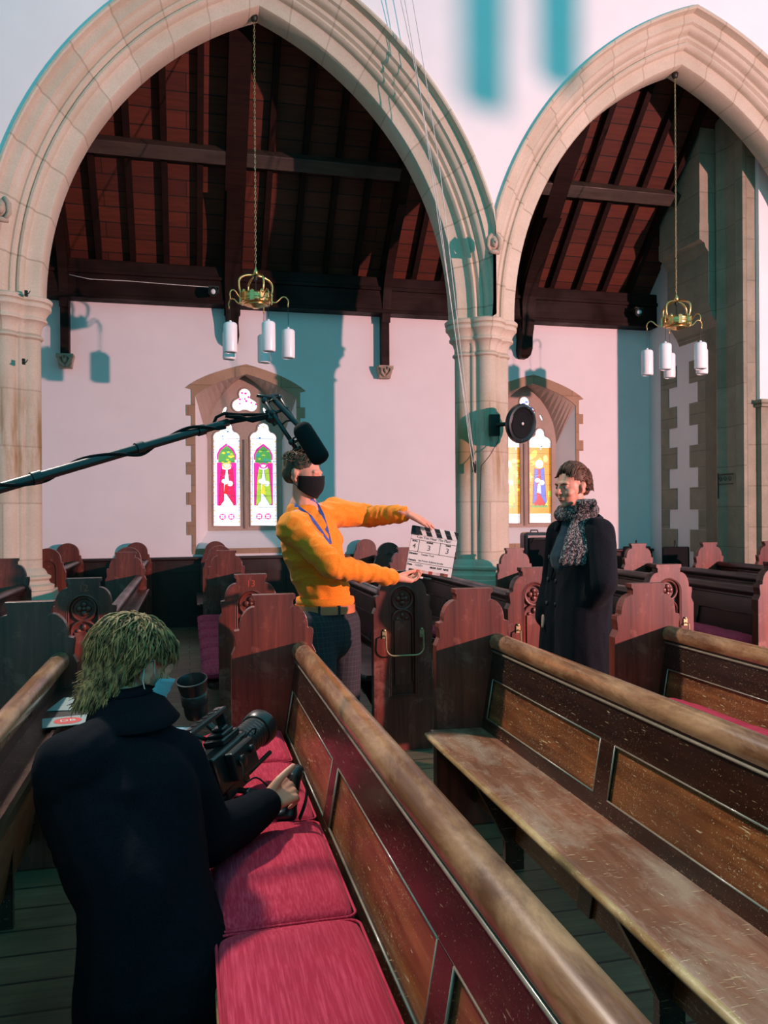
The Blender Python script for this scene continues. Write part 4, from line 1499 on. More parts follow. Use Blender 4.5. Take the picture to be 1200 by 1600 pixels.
    bm = bmesh.new(); bm.from_mesh(hm.data)
    Bi = B.inverted()
    kill = []
    for v in bm.verts:
        q = Bi @ (v.co - headC)
        if q.y > .045 - max(0, q.z - .03) * -.6 and q.z < .060: kill.append(v)
        elif q.z < -.062 or (q.y > .022 and q.z < .026) or (q.y > -.030 and q.z < -.008): kill.append(v)
    bmesh.ops.delete(bm, geom=kill, context='VERTS')
    bm.to_mesh(hm.data); bm.free()
    locks = []
    for i in range(700):
        th, ph = rnd.uniform(0, 2 * PI), rnd.uniform(0, 1.45)
        q = V((math.cos(th) * math.sin(ph) * .076, -.026 + math.sin(th) * math.sin(ph) * .092, .046 + math.cos(ph) * .076))
        if q.y > .04 and q.z < .07: continue
        L = .016 + .020 * math.cos(ph) ** 2
        dr = V((rnd.uniform(-.5, .5), .75, .55)) if ph < .7 else V((math.cos(th), math.sin(th) * .5, -.4))
        dr.normalize()
        nrm = V((q.x / .076, (q.y + .026) / .09, (q.z - .046) / .076)).normalized()
        a = W(*q); b = W(*(q + (dr * .6 + nrm * .6) * L * .6)); c_ = W(*(q + (dr + nrm * .3) * L))
        locks.append(([a, b, c_], .0032))
    hair_locks('hair_strands', M['hair_brown'], hm, locks)
    # mask
    mb = MB()
    rows = []
    for i in range(13):
        t = i / 12
        z = .006 - .112 * t
        row = []
        for j in range(21):
            s_ = j / 20 * 2 - 1
            a = s_ * R(86)
            rx, ry = .076 - .016 * t, .108 + .010 * math.sin(PI * min(1, t * 1.15)) - .030 * max(0, t - .6)
            edge = abs(s_) ** 2
            zz_ = z * (1 - edge * .45) - edge * .012
            row.append((math.sin(a) * rx, math.cos(a) * ry * (1 - .10 * edge) + .004, zz_ + (.010 * (1 - abs(s_)) ** 2 if i == 0 else 0)))
        rows.append(row)
    vs = [[mb.bm.verts.new(W(*q)) for q in row] for row in rows]
    for i in range(12):
        for j in range(20):
            mb._f([vs[i][j], vs[i][j + 1], vs[i + 1][j + 1], vs[i + 1][j]])
    mk = mb.build('face_mask', M['mask_black'], root, smooth=True)
    so = mk.modifiers.new('t', 'SOLIDIFY'); so.thickness = .003
    mb = MB()
    for sx in (-1, 1):
        mb.tube([W(sx * .074, .012, -.018), W(sx * .080, -.012, .012), W(sx * .082, -.036, .005), W(sx * .079, -.038, -.03), W(sx * .076, -.01, -.05), W(sx * .066, .012, -.062)], .002, 6)
    mb.build('ear_loop', M['mask_black'], mk, smooth=True)
    # lanyard
    # lanyard lies on the jumper: neck ribbon down to the breastbone
    dg = bpy.context.evaluated_depsgraph_get()
    from mathutils.bvhtree import BVHTree
    bv = BVHTree.FromPolygons([v.co for v in jm.data.vertices], [p.vertices for p in jm.data.polygons])
    def onj(u, v):
        o_ = EYE - off
        hit = bv.ray_cast(o_, ray(u, v).normalized())
        return None if hit[0] is None else hit[0] + hit[1] * .003
    for ptsuv in ([(455, 786), (462, 790), (470, 796), (485, 808), (500, 828), (508, 840), (516, 850)], [(486, 780), (496, 790), (504, 806), (510, 826), (516, 850)]):
        pts = []
        for u, v in ptsuv:
            h = onj(u, v)
            if h is None: h = neck + (p_(u, v, 4.10) - neck)
            pts.append(h)
        sm = []
        for i in range(len(pts) - 1):
            for k in range(3): sm.append(pts[i].lerp(pts[i + 1], k / 3))
        sm.append(pts[-1])
        mb = MB()
        rs = []
        for i, q in enumerate(sm):
            t = (sm[min(i + 1, len(sm) - 1)] - sm[max(0, i - 1)]).normalized()
            vd = (q - (EYE - off)).normalized()
            side = t.cross(vd).normalized() * .008
            nn = side.cross(t).normalized() * .0012
            rs.append([q + side + nn, q - side + nn, q - side - nn, q + side - nn])
        mb.rings(rs)
        mb.build('lanyard', M['lanyard'], root)
    # wristwatch band on the left wrist
    mb = MB()
    dW = (wrL - elL).normalized()
    mb.tube([wrL - dW * .022, wrL - dW * .006], .030, 16)
    wt = mb.build('watch_strap', M['black'], root, smooth=True, angle=40)
    return root
man_orange()

# pen held by the right hand
mb = MB()
pa, pb = P(654, 902, 4.08), P(671, 905, 4.07)
mb.cyl(pa, pa.lerp(pb, .4), .0062)
mo_ = mb.build('marker_pen', M['cord'], None, smooth=True, angle=40)
mb = MB(); mb.cyl(pa.lerp(pb, .4), pa + (pb - pa) * 1.15, .0066)
mb.build('pen_cap', M['black'], mo_, smooth=True, angle=40)
tag(mo_, 'white marker pen with black cap in lower hand of man in orange', 'pen')

# ---------------------------------------------------------------- clapperboard
M['slate'] = plain('slate_white', (.70, .70, .66), .35, var=.03)
M['slate_black'] = plain('slate_black', (.008, .009, .010), .4)
M['ink'] = plain('marker_ink', (.10, .10, .11), .6)
def clapper():
    c = P(675, 862, 4.22)
    W_, H_ = .255, .235
    # local x right along board, z up, y away from the viewer
    Yv = V((.12, 1, .05)).normalized()
    X0 = (V((1, 0, 0)) - Yv * Yv.x).normalized()
    Z0 = X0.cross(Yv)
    X = (X0 * math.cos(R(-9.5)) + Z0 * math.sin(R(-9.5)))
    Z = X.cross(Yv)
    M4 = Matrix((X, Yv, Z)).transposed().to_4x4()
    root = empty('clapperboard', c, 0, 'white film clapperboard with black striped sticks held by man in orange', 'clapperboard')
    root.matrix_world = Matrix.Translation(c) @ M4
    def B(x0, x1, z0, z1, y0, y1, mb=None):
        mb = mb or MB(); mb.box(x0, x1, y0, y1, z0, z1); return mb
    w2 = W_ / 2
    B(-w2, w2, -.125, .079, -.002, .004).build('slate', M['slate'], root, bevel=.002)
    # fixed stick and clap stick with stripes
    for nm, z0, z1 in (('lower_stick', .080, .1025), ('clap_stick', .1035, .126)):
        st = B(-w2, w2, z0, z1, -.005, .007).build(nm, M['slate'], root, bevel=.001)
        mb = MB()
        for k in range(5):
            x0 = -w2 + .006 + k * .056
            a = (z1 - .1235) * -.45
            def sx(z): return x0 + (.124 - z) * .55
            q = [(sx(z1), z1), (sx(z1) + .030, z1), (sx(z0) + .030, z0), (sx(z0), z0)]
            q = [(min(max(x, -w2), w2), z) for x, z in q]
            if q[1][0] - q[0][0] < .002: continue
            mb.plate([q], -.0056, -.005)
        if nm == 'clap_stick': pass
        mb.build('black_stripe', M['slate_black'], st)
    B(-w2 - .004, -w2 + .04, .078, .124, -.0065, .008).build('hinge_plate', M['slate_black'], root)
    # ruled lines
    mb = MB()
    def ln(x0, z0, x1, z1, t=.0022):
        if abs(z1 - z0) < 1e-6: mb.box(x0, x1, -.0028, -.0019, z0 - t / 2, z0 + t / 2)
        else: mb.box(x0 - t / 2, x0 + t / 2, -.0028, -.0019, z0, z1)
    ln(-w2, .052, w2, .052); ln(-w2, -.012, w2, -.012); ln(-w2, -.072, w2, -.072)
    ln(-.078, -.012, -.078, .052); ln(.040, -.012, .040, .052)
    mb.build('ruled_line', M['slate_black'], root)
    def T(s, x, z, size, mat, sq=1.0, al='CENTER'):
        text_mesh('writing', s, mat, size, lambda a, b, d: (x + a, -.0024 - d, z + b), root, .0004, al, sq, .0007 if mat is M['slate_black'] else .0002)
    T('Can You Hear The Plan?', 0, .068, .0200, M['ink'], .95)
    T('ROLL', -.102, .044, .0120, M['slate_black'])
    T('SCENE', -.020, .044, .0120, M['slate_black'])
    T('TAKE', .083, .044, .0120, M['slate_black'])
    T('4', -.102, .016, .036, M['ink']); T('3', -.020, .014, .042, M['ink']); T('3', .083, .014, .042, M['ink'])
    T('Director', -w2 + .004, -.024, .0135, M['slate_black'], 1, 'LEFT'); T('Tender Tool', -w2 + .07, -.024, .014, M['ink'], 1, 'LEFT')
    T('Camera', -w2 + .004, -.060, .0135, M['slate_black'], 1, 'LEFT'); T('Ian Power & Jimmy Jacobs', -w2 + .062, -.058, .013, M['ink'], 1, 'LEFT')
    T('Date', -w2 + .004, -.085, .0135, M['slate_black'], 1, 'LEFT'); T('11/3/21', -w2 + .045, -.085, .015, M['ink'], 1, 'LEFT')
    T('MON  DAY  NITE', .055, -.087, .0135, M['slate_black'])
    cols = [(.02, .02, .02), (.02, .02, .02), (.6, .12, .06), (.55, .35, .3), (.6, .45, .4), (.35, .05, .03), (.6, .5, .45), (.5, .4, .38), (.10, .03, .02), (.25, .08, .05)]
    for k, cc in enumerate(cols):
        m_ = plain('chart_colour', cc, .5, var=.02)
        x0 = -w2 + .018 + k * .0218
        B(x0, x0 + .0218, -.124, -.108, -.0030, -.002).build('colour_chip', m_, root)
    return root
clapper()
# ================================================================= man in the black coat
def man_coat():
    root = empty('person', (2.14, 4.22, 0), 0, 'man in long black coat and grey tweed scarf standing in the aisle, facing left', 'person')
    off = V(root.location)
    def p_(u, v, Y): return P(u, v, Y) - off
    headC = p_(893, 760, 4.19)
    neck = p_(903, 808, 4.22)
    chest = p_(905, 870, 4.22)
    hipC = p_(902, 985, 4.22)
    # near side is his left arm
    shN, shF = p_(934, 834, 4.08), p_(876, 835, 4.38)
    elN, wrN = p_(942, 912, 3.98), p_(912, 955, 4.10)
    elF, wrF = p_(866, 905, 4.45), p_(852, 950, 4.34)
    F = V((-.93, -.33, -.14))
    mb = MB()
    W, B = head_parts(mb, headC, F)
    capsule(mb, headC + V((.01, 0, -.05)), .056, neck, .062)
    chain(mb, [neck, chest, hipC], [.075, .12, .11])
    chain(mb, [neck + V((0, 0, -.03)), shN, elN, wrN], [.05, .052, .04, .027])
    chain(mb, [neck + V((0, 0, -.03)), shF, elF, wrF], [.05, .052, .04, .027])
    hand(mb, wrN, V((-.5, .35, -.75)), V((.1, -1, .3)), V((-1, 0, .3)), bends=(25, 30, 20), thumb_dir=V((-.7, .3, -.5)))
    hand(mb, wrF, V((-.15, -.1, -1)), V((-.9, .3, 0)), V((-.4, -1, 0)), bends=(25, 35, 20), thumb_dir=V((-.6, -.6, -.7)))
    hN, hF = hipC + V((.03, -.09, -.05)), hipC + V((-.03, .09, -.05))
    aN, aF = V((.03, -.11, .09)), V((-.02, .10, .09))
    chain(mb, [hN, hN.lerp(aN, .5), aN], [.085, .058, .042])
    chain(mb, [hF, hF.lerp(aF, .5), aF], [.085, .058, .042])
    organic(mb, 'body', M['skin'], root, voxel=.0048, smooth=3)
    eyes(root, W)
    mb = MB()
    for sx in (-1, 1):
        mb.tube([W(sx * .012, .093, .020), W(sx * .030, .091, .026), W(sx * .050, .076, .020)], [.003, .0042, .002], 6)
    mb.build('eyebrow', M['hair_chestnut'], root, smooth=True)
    mb = MB()
    mb.ball(W(0, .0985, -.053), (.018, .005, .0035), 10, 6, B); mb.ball(W(0, .0975, -.062), (.016, .006, .0045), 10, 6, B)
    mb.build('lips', M['lips'], root, smooth=True)
    # hair: swept back
    mb = MB()
    mb.ball(W(0, -.028, .046), (.080, .094, .082), 24, 16, B)
    mb.ball(W(0, -.058, .0), (.070, .060, .078), 20, 12, B)
    hm = organic(mb, 'hair', M['hair_chestnut'], root, voxel=.006, smooth=2, disp=folds(30, .004, (1, 1, 1), 9))
    bm = bmesh.new(); bm.from_mesh(hm.data)
    Bi = B.inverted()
    kill = [v for v in bm.verts if (lambda q: (q.y > .038 and q.z < .075) or q.z < -.06 or (q.y > .005 and q.z < .030) or (q.y > -.032 and q.z < -.005))(Bi @ (v.co - headC))]
    bmesh.ops.delete(bm, geom=kill, context='VERTS')
    bm.to_mesh(hm.data); bm.free()
    rnd = random.Random(11)
    locks = []
    for i in range(260):
        x = rnd.uniform(-.066, .066)
        y0 = rnd.uniform(-.02, .062)
        zt = .046 + .082 * math.sqrt(max(0, 1 - (x / .082) ** 2 - ((y0 + .028) / .100) ** 2))
        pts = []
        lift = rnd.uniform(.004, .014) * (1 if y0 > .02 else .6)
        wv = rnd.uniform(-.006, .006)
        for k in range(7):
            t = k / 6
            y = y0 - t * .085
            xx = x * (1 - .05 * t) + wv * math.sin(t * 5)
            rr = 1 - (xx / .084) ** 2 - ((y + .028) / .100) ** 2
            z = .046 + .084 * math.sqrt(max(0.02, rr)) + lift * math.sin(PI * min(1, t * 1.2)) ** .8
            pts.append(W(xx, y, z))
        locks.append((pts, rnd.uniform(.003, .006)))
    for i in range(420):
        a = rnd.uniform(R(165), R(375))
        z = rnd.uniform(-.030, .095)
        sc = math.sqrt(max(.05, 1 - ((z - .040) / .090) ** 2)) if z > .04 else 1
        x, y = .080 * math.cos(a) * sc, -.032 + .092 * math.sin(a) * sc
        if y > -.035 and z < .018: continue
        o_ = V((math.cos(a), math.sin(a), 0))
        locks.append(([W(x, y, z), W(x + o_.x * .003, y - .012, z - .006), W(x * .99 + o_.x * .001, y - .026 * abs(math.cos(a)), z - .016)], rnd.uniform(.003, .005)))
    hair_locks('hair_strands', M['hair_chestnut'], hm, locks)
    # shirt / jumper under the coat
    mb = MB()
    capsule(mb, neck + V((-.02, -.02, -.05)), .085, chest + V((-.035, -.03, 0)), .145)
    organic(mb, 'dark_teal_top', M['shirt_blue'], root, voxel=.010, smooth=4, disp=folds(10, .006, (1, 1, 1), 3))
    # coat
    mb = MB()
    hem = V((.0, 0, .42))
    capsule(mb, shN + V((0, 0, -.02)), .088, shF + V((0, 0, -.02)), .088)
    capsule(mb, neck + V((.03, 0, -.05)), .085, chest, .16)
    chain(mb, [chest + V((.015, -.05, 0)), hipC + V((.0, -.06, .05)), hem + V((.02, -.07, 0))], [.165, .158, .185])
    chain(mb, [chest + V((.015, .05, 0)), hipC + V((-.02, .06, .05)), hem + V((-.02, .07, 0))], [.155, .155, .185])
    chain(mb, [shN, elN, wrN, wrN + V((-.05, .05, -.09))], [.090, .080, .068, .055])
    chain(mb, [shF, elF, wrF, wrF + V((-.01, 0, -.05))], [.088, .072, .056, .05])
    def cutbot(o):
        bm = bmesh.new(); bm.from_mesh(o.data)
        bmesh.ops.bisect_plane(bm, geom=bm.verts[:] + bm.edges[:] + bm.faces[:], plane_co=(0, 0, .36), plane_no=(0, 0, -1), clear_outer=True)
        # open the front so the top shows
        kill = []
        fd = V((-.86, -.50, 0)).normalized()
        sd = V((-fd.y, fd.x, 0))
        nz = neck.z
        for v in bm.verts:
            q = v.co - neck
            fr, si, dz = q.dot(fd), q.dot(sd), q.z
            if fr > .05 and -.20 < dz < .06 and abs(si) < .02 + .075 * (dz + .20) / .2: kill.append(v)
        bmesh.ops.delete(bm, geom=kill, context='VERTS')
        bm.to_mesh(o.data); bm.free()
    coat = organic(mb, 'coat', M['black_wool'], root, voxel=.009, smooth=7, disp=folds(6, .010, (1, 1, .45), 6), extra=cutbot)
    so = coat.modifiers.new('t', 'SOLIDIFY'); so.thickness = .006; so.offset = -1
    # collar and lapels
    mb = MB()
    fd = V((-.86, -.50, 0)).normalized(); sd = V((-fd.y, fd.x, 0))
    ring = []
    for i in range(25):
        a = R(-150 + 300 * i / 24)
        o_ = -fd * math.cos(a) + sd * math.sin(a)
        ring.append((o_, abs(a) / R(150)))
    rows = []
    for k, (r, z) in enumerate(((.105, -.055), (.098, -.01), (.105, .022), (.125, .005), (.135, -.03))):
        rows.append([neck + V((.012, 0, 0)) + o_ * (r + .012 * t) + V((0, 0, z - .05 * t * t)) for o_, t in ring])
    vs = [[mb.bm.verts.new(q) for q in row] for row in rows]
    for i in range(len(rows) - 1):
        for j in range(24): mb._f([vs[i][j], vs[i][j + 1], vs[i + 1][j + 1], vs[i + 1][j]])
    cl = mb.build('collar', M['black_wool'], coat, smooth=True)
    so = cl.modifiers.new('t', 'SOLIDIFY'); so.thickness = .008
    from mathutils.bvhtree import BVHTree
    bv = BVHTree.FromPolygons([v.co for v in coat.data.vertices], [p.vertices for p in coat.data.polygons])
    def on(u, v, d=.004):
        hit = bv.ray_cast(EYE - off, ray(u, v).normalized())
        return (None, None) if hit[0] is None else (hit[0] + hit[1] * d, hit[1])
    # lapel edge
    mb = MB()
    pts = [on(u, v, .006)[0] for u, v in ((884, 822), (880, 845), (874, 862), (868, 880), (862, 905))]
    pts = [q for q in pts if q is not None]
    if len(pts) > 2:
        mb.tube(pts, [.010, .014, .013, .008, .004][:len(pts)], 8)
        mb.build('lapel', M['black_wool'], coat, smooth=True)
    for u, v in ((859, 870), (873, 868), (857, 905), (869, 908), (855, 942), (868, 945)):
        q, nn = on(u, v)
        if q is None: continue
        rot = nn.to_track_quat('Z', 'Y').to_matrix().to_4x4()
        mb = MB(); mb.lathe([(.004, -.002), (.012, -.001), (.0125, .002), (.009, .003), (.003, .0025)], 14, mat=Matrix.Translation(q) @ rot)
        mb.build('button', M['black'], coat, smooth=True)
    # scarf: wrapped round the neck, one tail hanging on the near side
    m, nt, bs = node_mat('grey_tweed_scarf')
    vo = N(nt, 'ShaderNodeTexVoronoi'); vo.inputs['Scale'].default_value = 210
    nt.links.new(coord(nt, (1, 1, .6)), vo.inputs[0])
    n1 = noise_t(nt, coord(nt), 60, 3, .7)
    c = mixc(nt, ramp(nt, vo.outputs[1], [(.45, 0), (.75, 1)]), (.012, .012, .014), (.32, .29, .28))
    c = mixc(nt, ramp(nt, n1, [(.45, 0), (.65, .8)]), c, (.02, .02, .022))
    nt.links.new(c, bs.inputs['Base Color']); bs.inputs['Roughness'].default_value = .95
    bump(nt, bs, vo.outputs[0], .6, .004)
    M['scarf'] = m
    mb = MB()
    n = 28
    prev = None
    loop = []
    for i in range(n + 1):
        a = 2 * PI * i / n
        o_ = fd * math.cos(a) + sd * math.sin(a)
        front = max(0, math.cos(a))
        back = max(0, -math.cos(a))
        loop.append(neck + V((.0, 0, .022)) + o_ * (.086 + .018 * front) + V((0, 0, .030 * back - .012 * front)))
    for i in range(n):
        capsule(mb, loop[i], .034, loop[i + 1], .034, n=12)
    loop2 = [q + V((0, 0, .030)) - (q - neck).normalized() * .010 for q in loop]
    for i in range(n):
        capsule(mb, loop2[i], .028, loop2[i + 1], .028, n=10)
    tail = [(916, 785), (912, 812), (907, 838), (902, 860), (898, 878)]
    tp = []
    for k, (u, v) in enumerate(tail):
        q, nn = on(u, v, .022)
        if q is None: q = p_(u, v, 4.06)
        tp.append(q)
    for i in range(len(tp) - 1):
        for sgn in (-1, -.33, .33, 1):
            w_ = .040 + .006 * i
            A, Bq = tp[i] + rc * w_ * sgn * .9, tp[i + 1] + rc * (w_ + .004) * sgn * .9
            capsule(mb, A, .021, Bq, .020, n=10)
    organic(mb, 'scarf', M['scarf'], root, voxel=.006, smooth=4, disp=folds(22, .005, (1, 1, .5), 8))
    # trousers and shoes
    mb = MB()
    chain(mb, [hN, hN.lerp(aN, .5), aN], [.105, .078, .064])
    chain(mb, [hF, hF.lerp(aF, .5), aF], [.105, .078, .064])
    organic(mb, 'trousers', M['dark_trouser'], root, voxel=.010, smooth=5, disp=folds(9, .005, (1, 1, .5), 5))
    for an in (aN, aF):
        mb = MB(); shoe(mb, V((an.x + .03, an.y + .02, 0)), V((an.x - .15, an.y - .09, 0)))
        organic(mb, 'shoe', M['shoe'], root, voxel=.008, smooth=3)
man_coat()

# ================================================================= crouching cameraman
def man_camera():
    root = empty('person', (-.17, 2.2, 0), 0, 'cameraman with tousled fair hair and dark fleece kneeling between pews, seen from behind', 'person')
    off = V(root.location)
    def p_(u, v, Y): return P(u, v, Y) - off
    headC = p_(214, 1040, 2.28)
    neck = p_(196, 1112, 2.19)
    shL, shR = p_(108, 1200, 2.08), p_(272, 1192, 2.20)
    chest = p_(195, 1250, 2.10)
    pelvis = p_(232, 1490, 1.86)
    elR, wrR = p_(325, 1312, 2.18), p_(420, 1255, 2.38)
    elL, wrL = p_(120, 1330, 2.38), p_(255, 1262, 2.66)
    F = V((.74, .52, -.42))
    mb = MB()
    W, B = head_parts(mb, headC, F)
    capsule(mb, headC + B @ V((0, -.03, -.05)), .052, neck, .052)
    chain(mb, [neck, chest, pelvis + V((0, .05, -.03))], [.052, .10, .075])
    chain(mb, [neck + V((0, 0, -.03)), shR, elR, wrR], [.05, .052, .040, .028])
    chain(mb, [neck + V((0, 0, -.03)), shL, elL, wrL], [.05, .052, .040, .028])
    # right hand closes round the side grip; thumb up towards the camera
    gd = p_(462, 1228, 2.44) - wrR
    hand(mb, wrR, gd, V((-.45, -.9, .45)), V((.1, -.1, 1)), fb=[(48, 62, 40), (50, 64, 42), (50, 64, 42), (52, 64, 42)], s=1.04,
         thumb_dir=V((.60, .10, .75)), rw=.028)
    hand(mb, wrL, V((.6, .8, .1)), V((-.3, -.2, 1)), V((.4, -.5, .3)), bends=(30, 40, 30))
    kR, kL = V((.13, .30, .10)), V((-.01, .28, .10))
    hR, hL = pelvis + V((.065, .04, -.05)), pelvis + V((-.055, .04, -.05))
    aR, aL = V((.095, -.34, .15)), V((-.035, -.33, .15))
    chain(mb, [hR, kR, aR], [.075, .058, .042])
    chain(mb, [hL, kL, aL], [.075, .058, .042])
    organic(mb, 'body', M['skin'], root, voxel=.0045, smooth=4)
    # fleece jacket
    mb = MB()
    capsule(mb, shL + V((.01, 0, -.03)), .088, shR + V((-.01, 0, -.03)), .088)
    capsule(mb, neck + V((0, -.015, -.045)), .088, chest, .150)
    capsule(mb, neck + V((0, -.02, -.08)), .10, shL + V((.04, 0, .0)), .095)
    capsule(mb, neck + V((0, -.02, -.08)), .10, shR + V((-.04, 0, .0)), .095)
    chain(mb, [chest + V((-.06, 0, 0)), p_(216, 1400, 1.94), pelvis + V((-.02, -.01, -.10))], [.135, .128, .140])
    chain(mb, [chest + V((.05, 0, 0)), p_(238, 1400, 1.98), pelvis + V((.045, 0, -.10))], [.135, .135, .160])
    chain(mb, [shR, elR, wrR - (wrR - elR).normalized() * .02], [.084, .068, .050])
    chain(mb, [shL, elL, wrL - (wrL - elL).normalized() * .02], [.084, .068, .050])
    def cutb(o):
        bm = bmesh.new(); bm.from_mesh(o.data)
        bmesh.ops.bisect_plane(bm, geom=bm.verts[:] + bm.edges[:] + bm.faces[:], plane_co=(0, 0, pelvis.z - .13), plane_no=(0, 0, -1), clear_outer=True)
        bm.to_mesh(o.data); bm.free()
    jk = organic(mb, 'fleece_jacket', M['navy_fleece'], root, voxel=.008, smooth=7, disp=folds(6, .009, (1, 1, .7), 12), extra=cutb)
    so = jk.modifiers.new('t', 'SOLIDIFY'); so.thickness = .006; so.offset = -1
    mb = MB()
    hb = pelvis + V((0, -.005, -.205))
    # cuff
    dW = (wrR - elR).normalized()
    mb = MB()
    capsule(mb, wrR - dW * .045, .052, wrR - dW * .014, .046)
    organic(mb, 'cuff', M['navy_fleece'], jk, voxel=.006, smooth=3)
    # standing collar
    mb = MB()
    up = (headC + B @ V((0, -.04, -.06)) - neck).normalized()
    cb = neck - up * .028
    fd = V((.62, .70, 0)).normalized(); sd = V((-fd.y, fd.x, 0))
    rows = []
    for r, h in ((.105, -.035), (.090, .0), (.074, .045), (.070, .088), (.076, .093), (.084, .068)):
        row = []
        for i in range(33):
            a = R(-158 + 316 * i / 32)
            o_ = -fd * math.cos(a) + sd * math.sin(a)
            row.append(cb + o_ * r + up * (h + .022) + fd * (.05 if abs(a) > 2 else 0) * max(0, abs(a) - 2))
        rows.append(row)
    vs = [[mb.bm.verts.new(q) for q in row] for row in rows]
    for i in range(len(rows) - 1):
        for j in range(32): mb._f([vs[i][j], vs[i][j + 1], vs[i + 1][j + 1], vs[i + 1][j]])
    cl = mb.build('collar', M['navy_fleece'], jk, smooth=True)
    so = cl.modifiers.new('t', 'SOLIDIFY'); so.thickness = .006
    from mathutils.bvhtree import BVHTree
    bv = BVHTree.FromPolygons([v.co for v in cl.data.vertices], [p.vertices for p in cl.data.polygons])
    hit = bv.ray_cast(EYE - off, ray(146, 1112).normalized())
    if hit[0] is not None:
        q, nn = hit[0] + hit[1] * .004, hit[1]
        if nn.dot(ray(146, 1112)) > 0: nn = -nn; q = hit[0] + nn * .004
        rot = Matrix((rc, nn.cross(rc).normalized(), nn)).transposed().to_4x4()
        for k, (cc, x0) in enumerate((((.6, .6, .58), -.008), ((.02, .03, .08), -.0035), ((.5, .03, .04), .001))):
            mb = MB(); mb.box(x0, x0 + .0045 + (.002 if k == 0 else 0), -.010, .010, 0, .0015, Matrix.Translation(q) @ rot @ Matrix.Rotation(R(-12), 4, 'Z'))
            mb.build('flag_tab', plain('tab_colour', cc, .7, var=.02), cl)
    # trousers
    mb = MB()
    capsule(mb, pelvis + V((-.04, .03, -.02)), .11, pelvis + V((.03, .03, -.02)), .11)
    chain(mb, [hR, kR, aR], [.10, .080, .062]); chain(mb, [hL, kL, aL], [.10, .080, .062])
    organic(mb, 'trousers', M['dark_trouser'], root, voxel=.010, smooth=5, disp=folds(9, .005, (1, 1, 1), 7))
    # shoes: toes on the floor, soles facing the camera
    for an, nm in ((aR, 0), (aL, 1)):
        mb = MB()
        toe = V((an.x, an.y + .03, .045))
        heel = V((an.x, an.y - .065, an.z + .085))
        chain(mb, [toe, toe.lerp(heel, .5) + V((0, -.005, 0)), heel], [.040, .044, .036])
        capsule(mb, heel, .04, an + V((0, .02, .06)), .045)
        sh = organic(mb, 'shoe', M['shoe'], root, voxel=.008, smooth=3)
        mb = MB()
        d = (heel - toe).normalized(); nrm = V((0, -d.z, d.y)).normalized()
        if nrm.y > 0: nrm = -nrm
        L = (heel - toe).length
        rs = []
        for t, w_ in ((-.03, .018), (-.01, .036), (.05, .044), (.10, .038), (.15, .036), (L + .02, .036), (L + .035, .020)):
            c_ = toe + d * t + nrm * .038
            rs.append([c_ + V((-w_, 0, 0)), c_ + V((w_, 0, 0)), c_ + V((w_, 0, 0)) + nrm * .014, c_ + V((-w_, 0, 0)) + nrm * .014])
        mb.rings(rs)
        mb.build('sole', M['sole'], sh, bevel=.004)
    # surgical mask hanging on the far side of the face
    mb = MB()
    rows = []
    for i in range(11):
        t = i / 10
        row = []
        for j in range(17):
            s_ = j / 16 * 2 - 1
            a = s_ * R(80)
            row.append((math.sin(a) * (.078 - .012 * t), math.cos(a) * (.112 - .012 * t) + .006 + .0022 * math.sin(i * 2.6), (.0 - .115 * t) * (1 - .35 * s_ * s_) - .018 * s_ * s_))
        rows.append(row)
    vs = [[mb.bm.verts.new(W(*q)) for q in row] for row in rows]
    for i in range(10):
        for j in range(16): mb._f([vs[i][j], vs[i][j + 1], vs[i + 1][j + 1], vs[i + 1][j]])
    mk = mb.build('face_mask', M['mask_blue'], root, smooth=True)
    so = mk.modifiers.new('t', 'SOLIDIFY'); so.thickness = .002
    for sx in (-1, 1):
        mb = MB()
        mb.tube([W(sx * .074, .02, -.020), W(sx * .082, .004, -.006), W(sx * .088, -.012, .022), W(sx * .088, -.034, .014)], .0016, 6)
        mb.tube([W(sx * .070, .022, -.085), W(sx * .079, .0, -.060), W(sx * .083, -.022, -.035), W(sx * .086, -.034, .0)], .0016, 6)
        mb.build('ear_loop', M['cord'], mk, smooth=True)
    # hair: full, tousled, longer at the nape
    mb = MB()
    mb.ball(W(0, -.030, .040), (.090, .104, .090), 24, 16, B)
    mb.ball(W(0, -.075, -.015), (.082, .062, .088), 20, 12, B)
    mb.ball(W(0, .045, .075), (.060, .050, .038), 16, 10, B)
    mb.ball(W(0, -.085, -.075), (.062, .040, .045), 16, 10, B)
    mb.ball(W(0, -.075, -.110), (.054, .036, .045), 16, 10, B)
    hm = organic(mb, 'hair', M['hair_blond'], root, voxel=.007, smooth=3, disp=folds(22, .008, (1, 1, 1), 3))
    bm = bmesh.new(); bm.from_mesh(hm.data)
    Bi = B.inverted()
    kill = [v for v in bm.verts if (lambda q: (q.y > .075 and q.z < .045) or (q.y > .01 and q.z < .015) or (q.y > -.038 and q.z < -.018) or (abs(q.x) > .045 and (q.y + .008) ** 2 + (q.z + .020) ** 2 < .040 ** 2))(Bi @ (v.co - headC))]
    bmesh.ops.delete(bm, geom=kill, context='VERTS')
    bm.to_mesh(hm.data); bm.free()
    rnd = random.Random(21)
    nape = []
    for i in range(380):
        a = R(rnd.uniform(-95, -25))
        x, y = .084 * math.cos(a), -.030 + .092 * math.sin(a)
        z = rnd.uniform(-.115, .0)
        if y > -.055 and z < .03: y -= .02; x -= .006
        L = rnd.uniform(.035, .06)
        sx_ = rnd.uniform(-.35, .35)
        nape.append(([W(x, y, z), W(x + sx_ * L * .3, y - .006, z - L * .35), W(x * .97 + sx_ * L * .6, y - .006, z - L * .7), W(x * .93 + sx_ * L, y - .010 * rnd.random(), z - L)], rnd.uniform(.0018, .0038)))
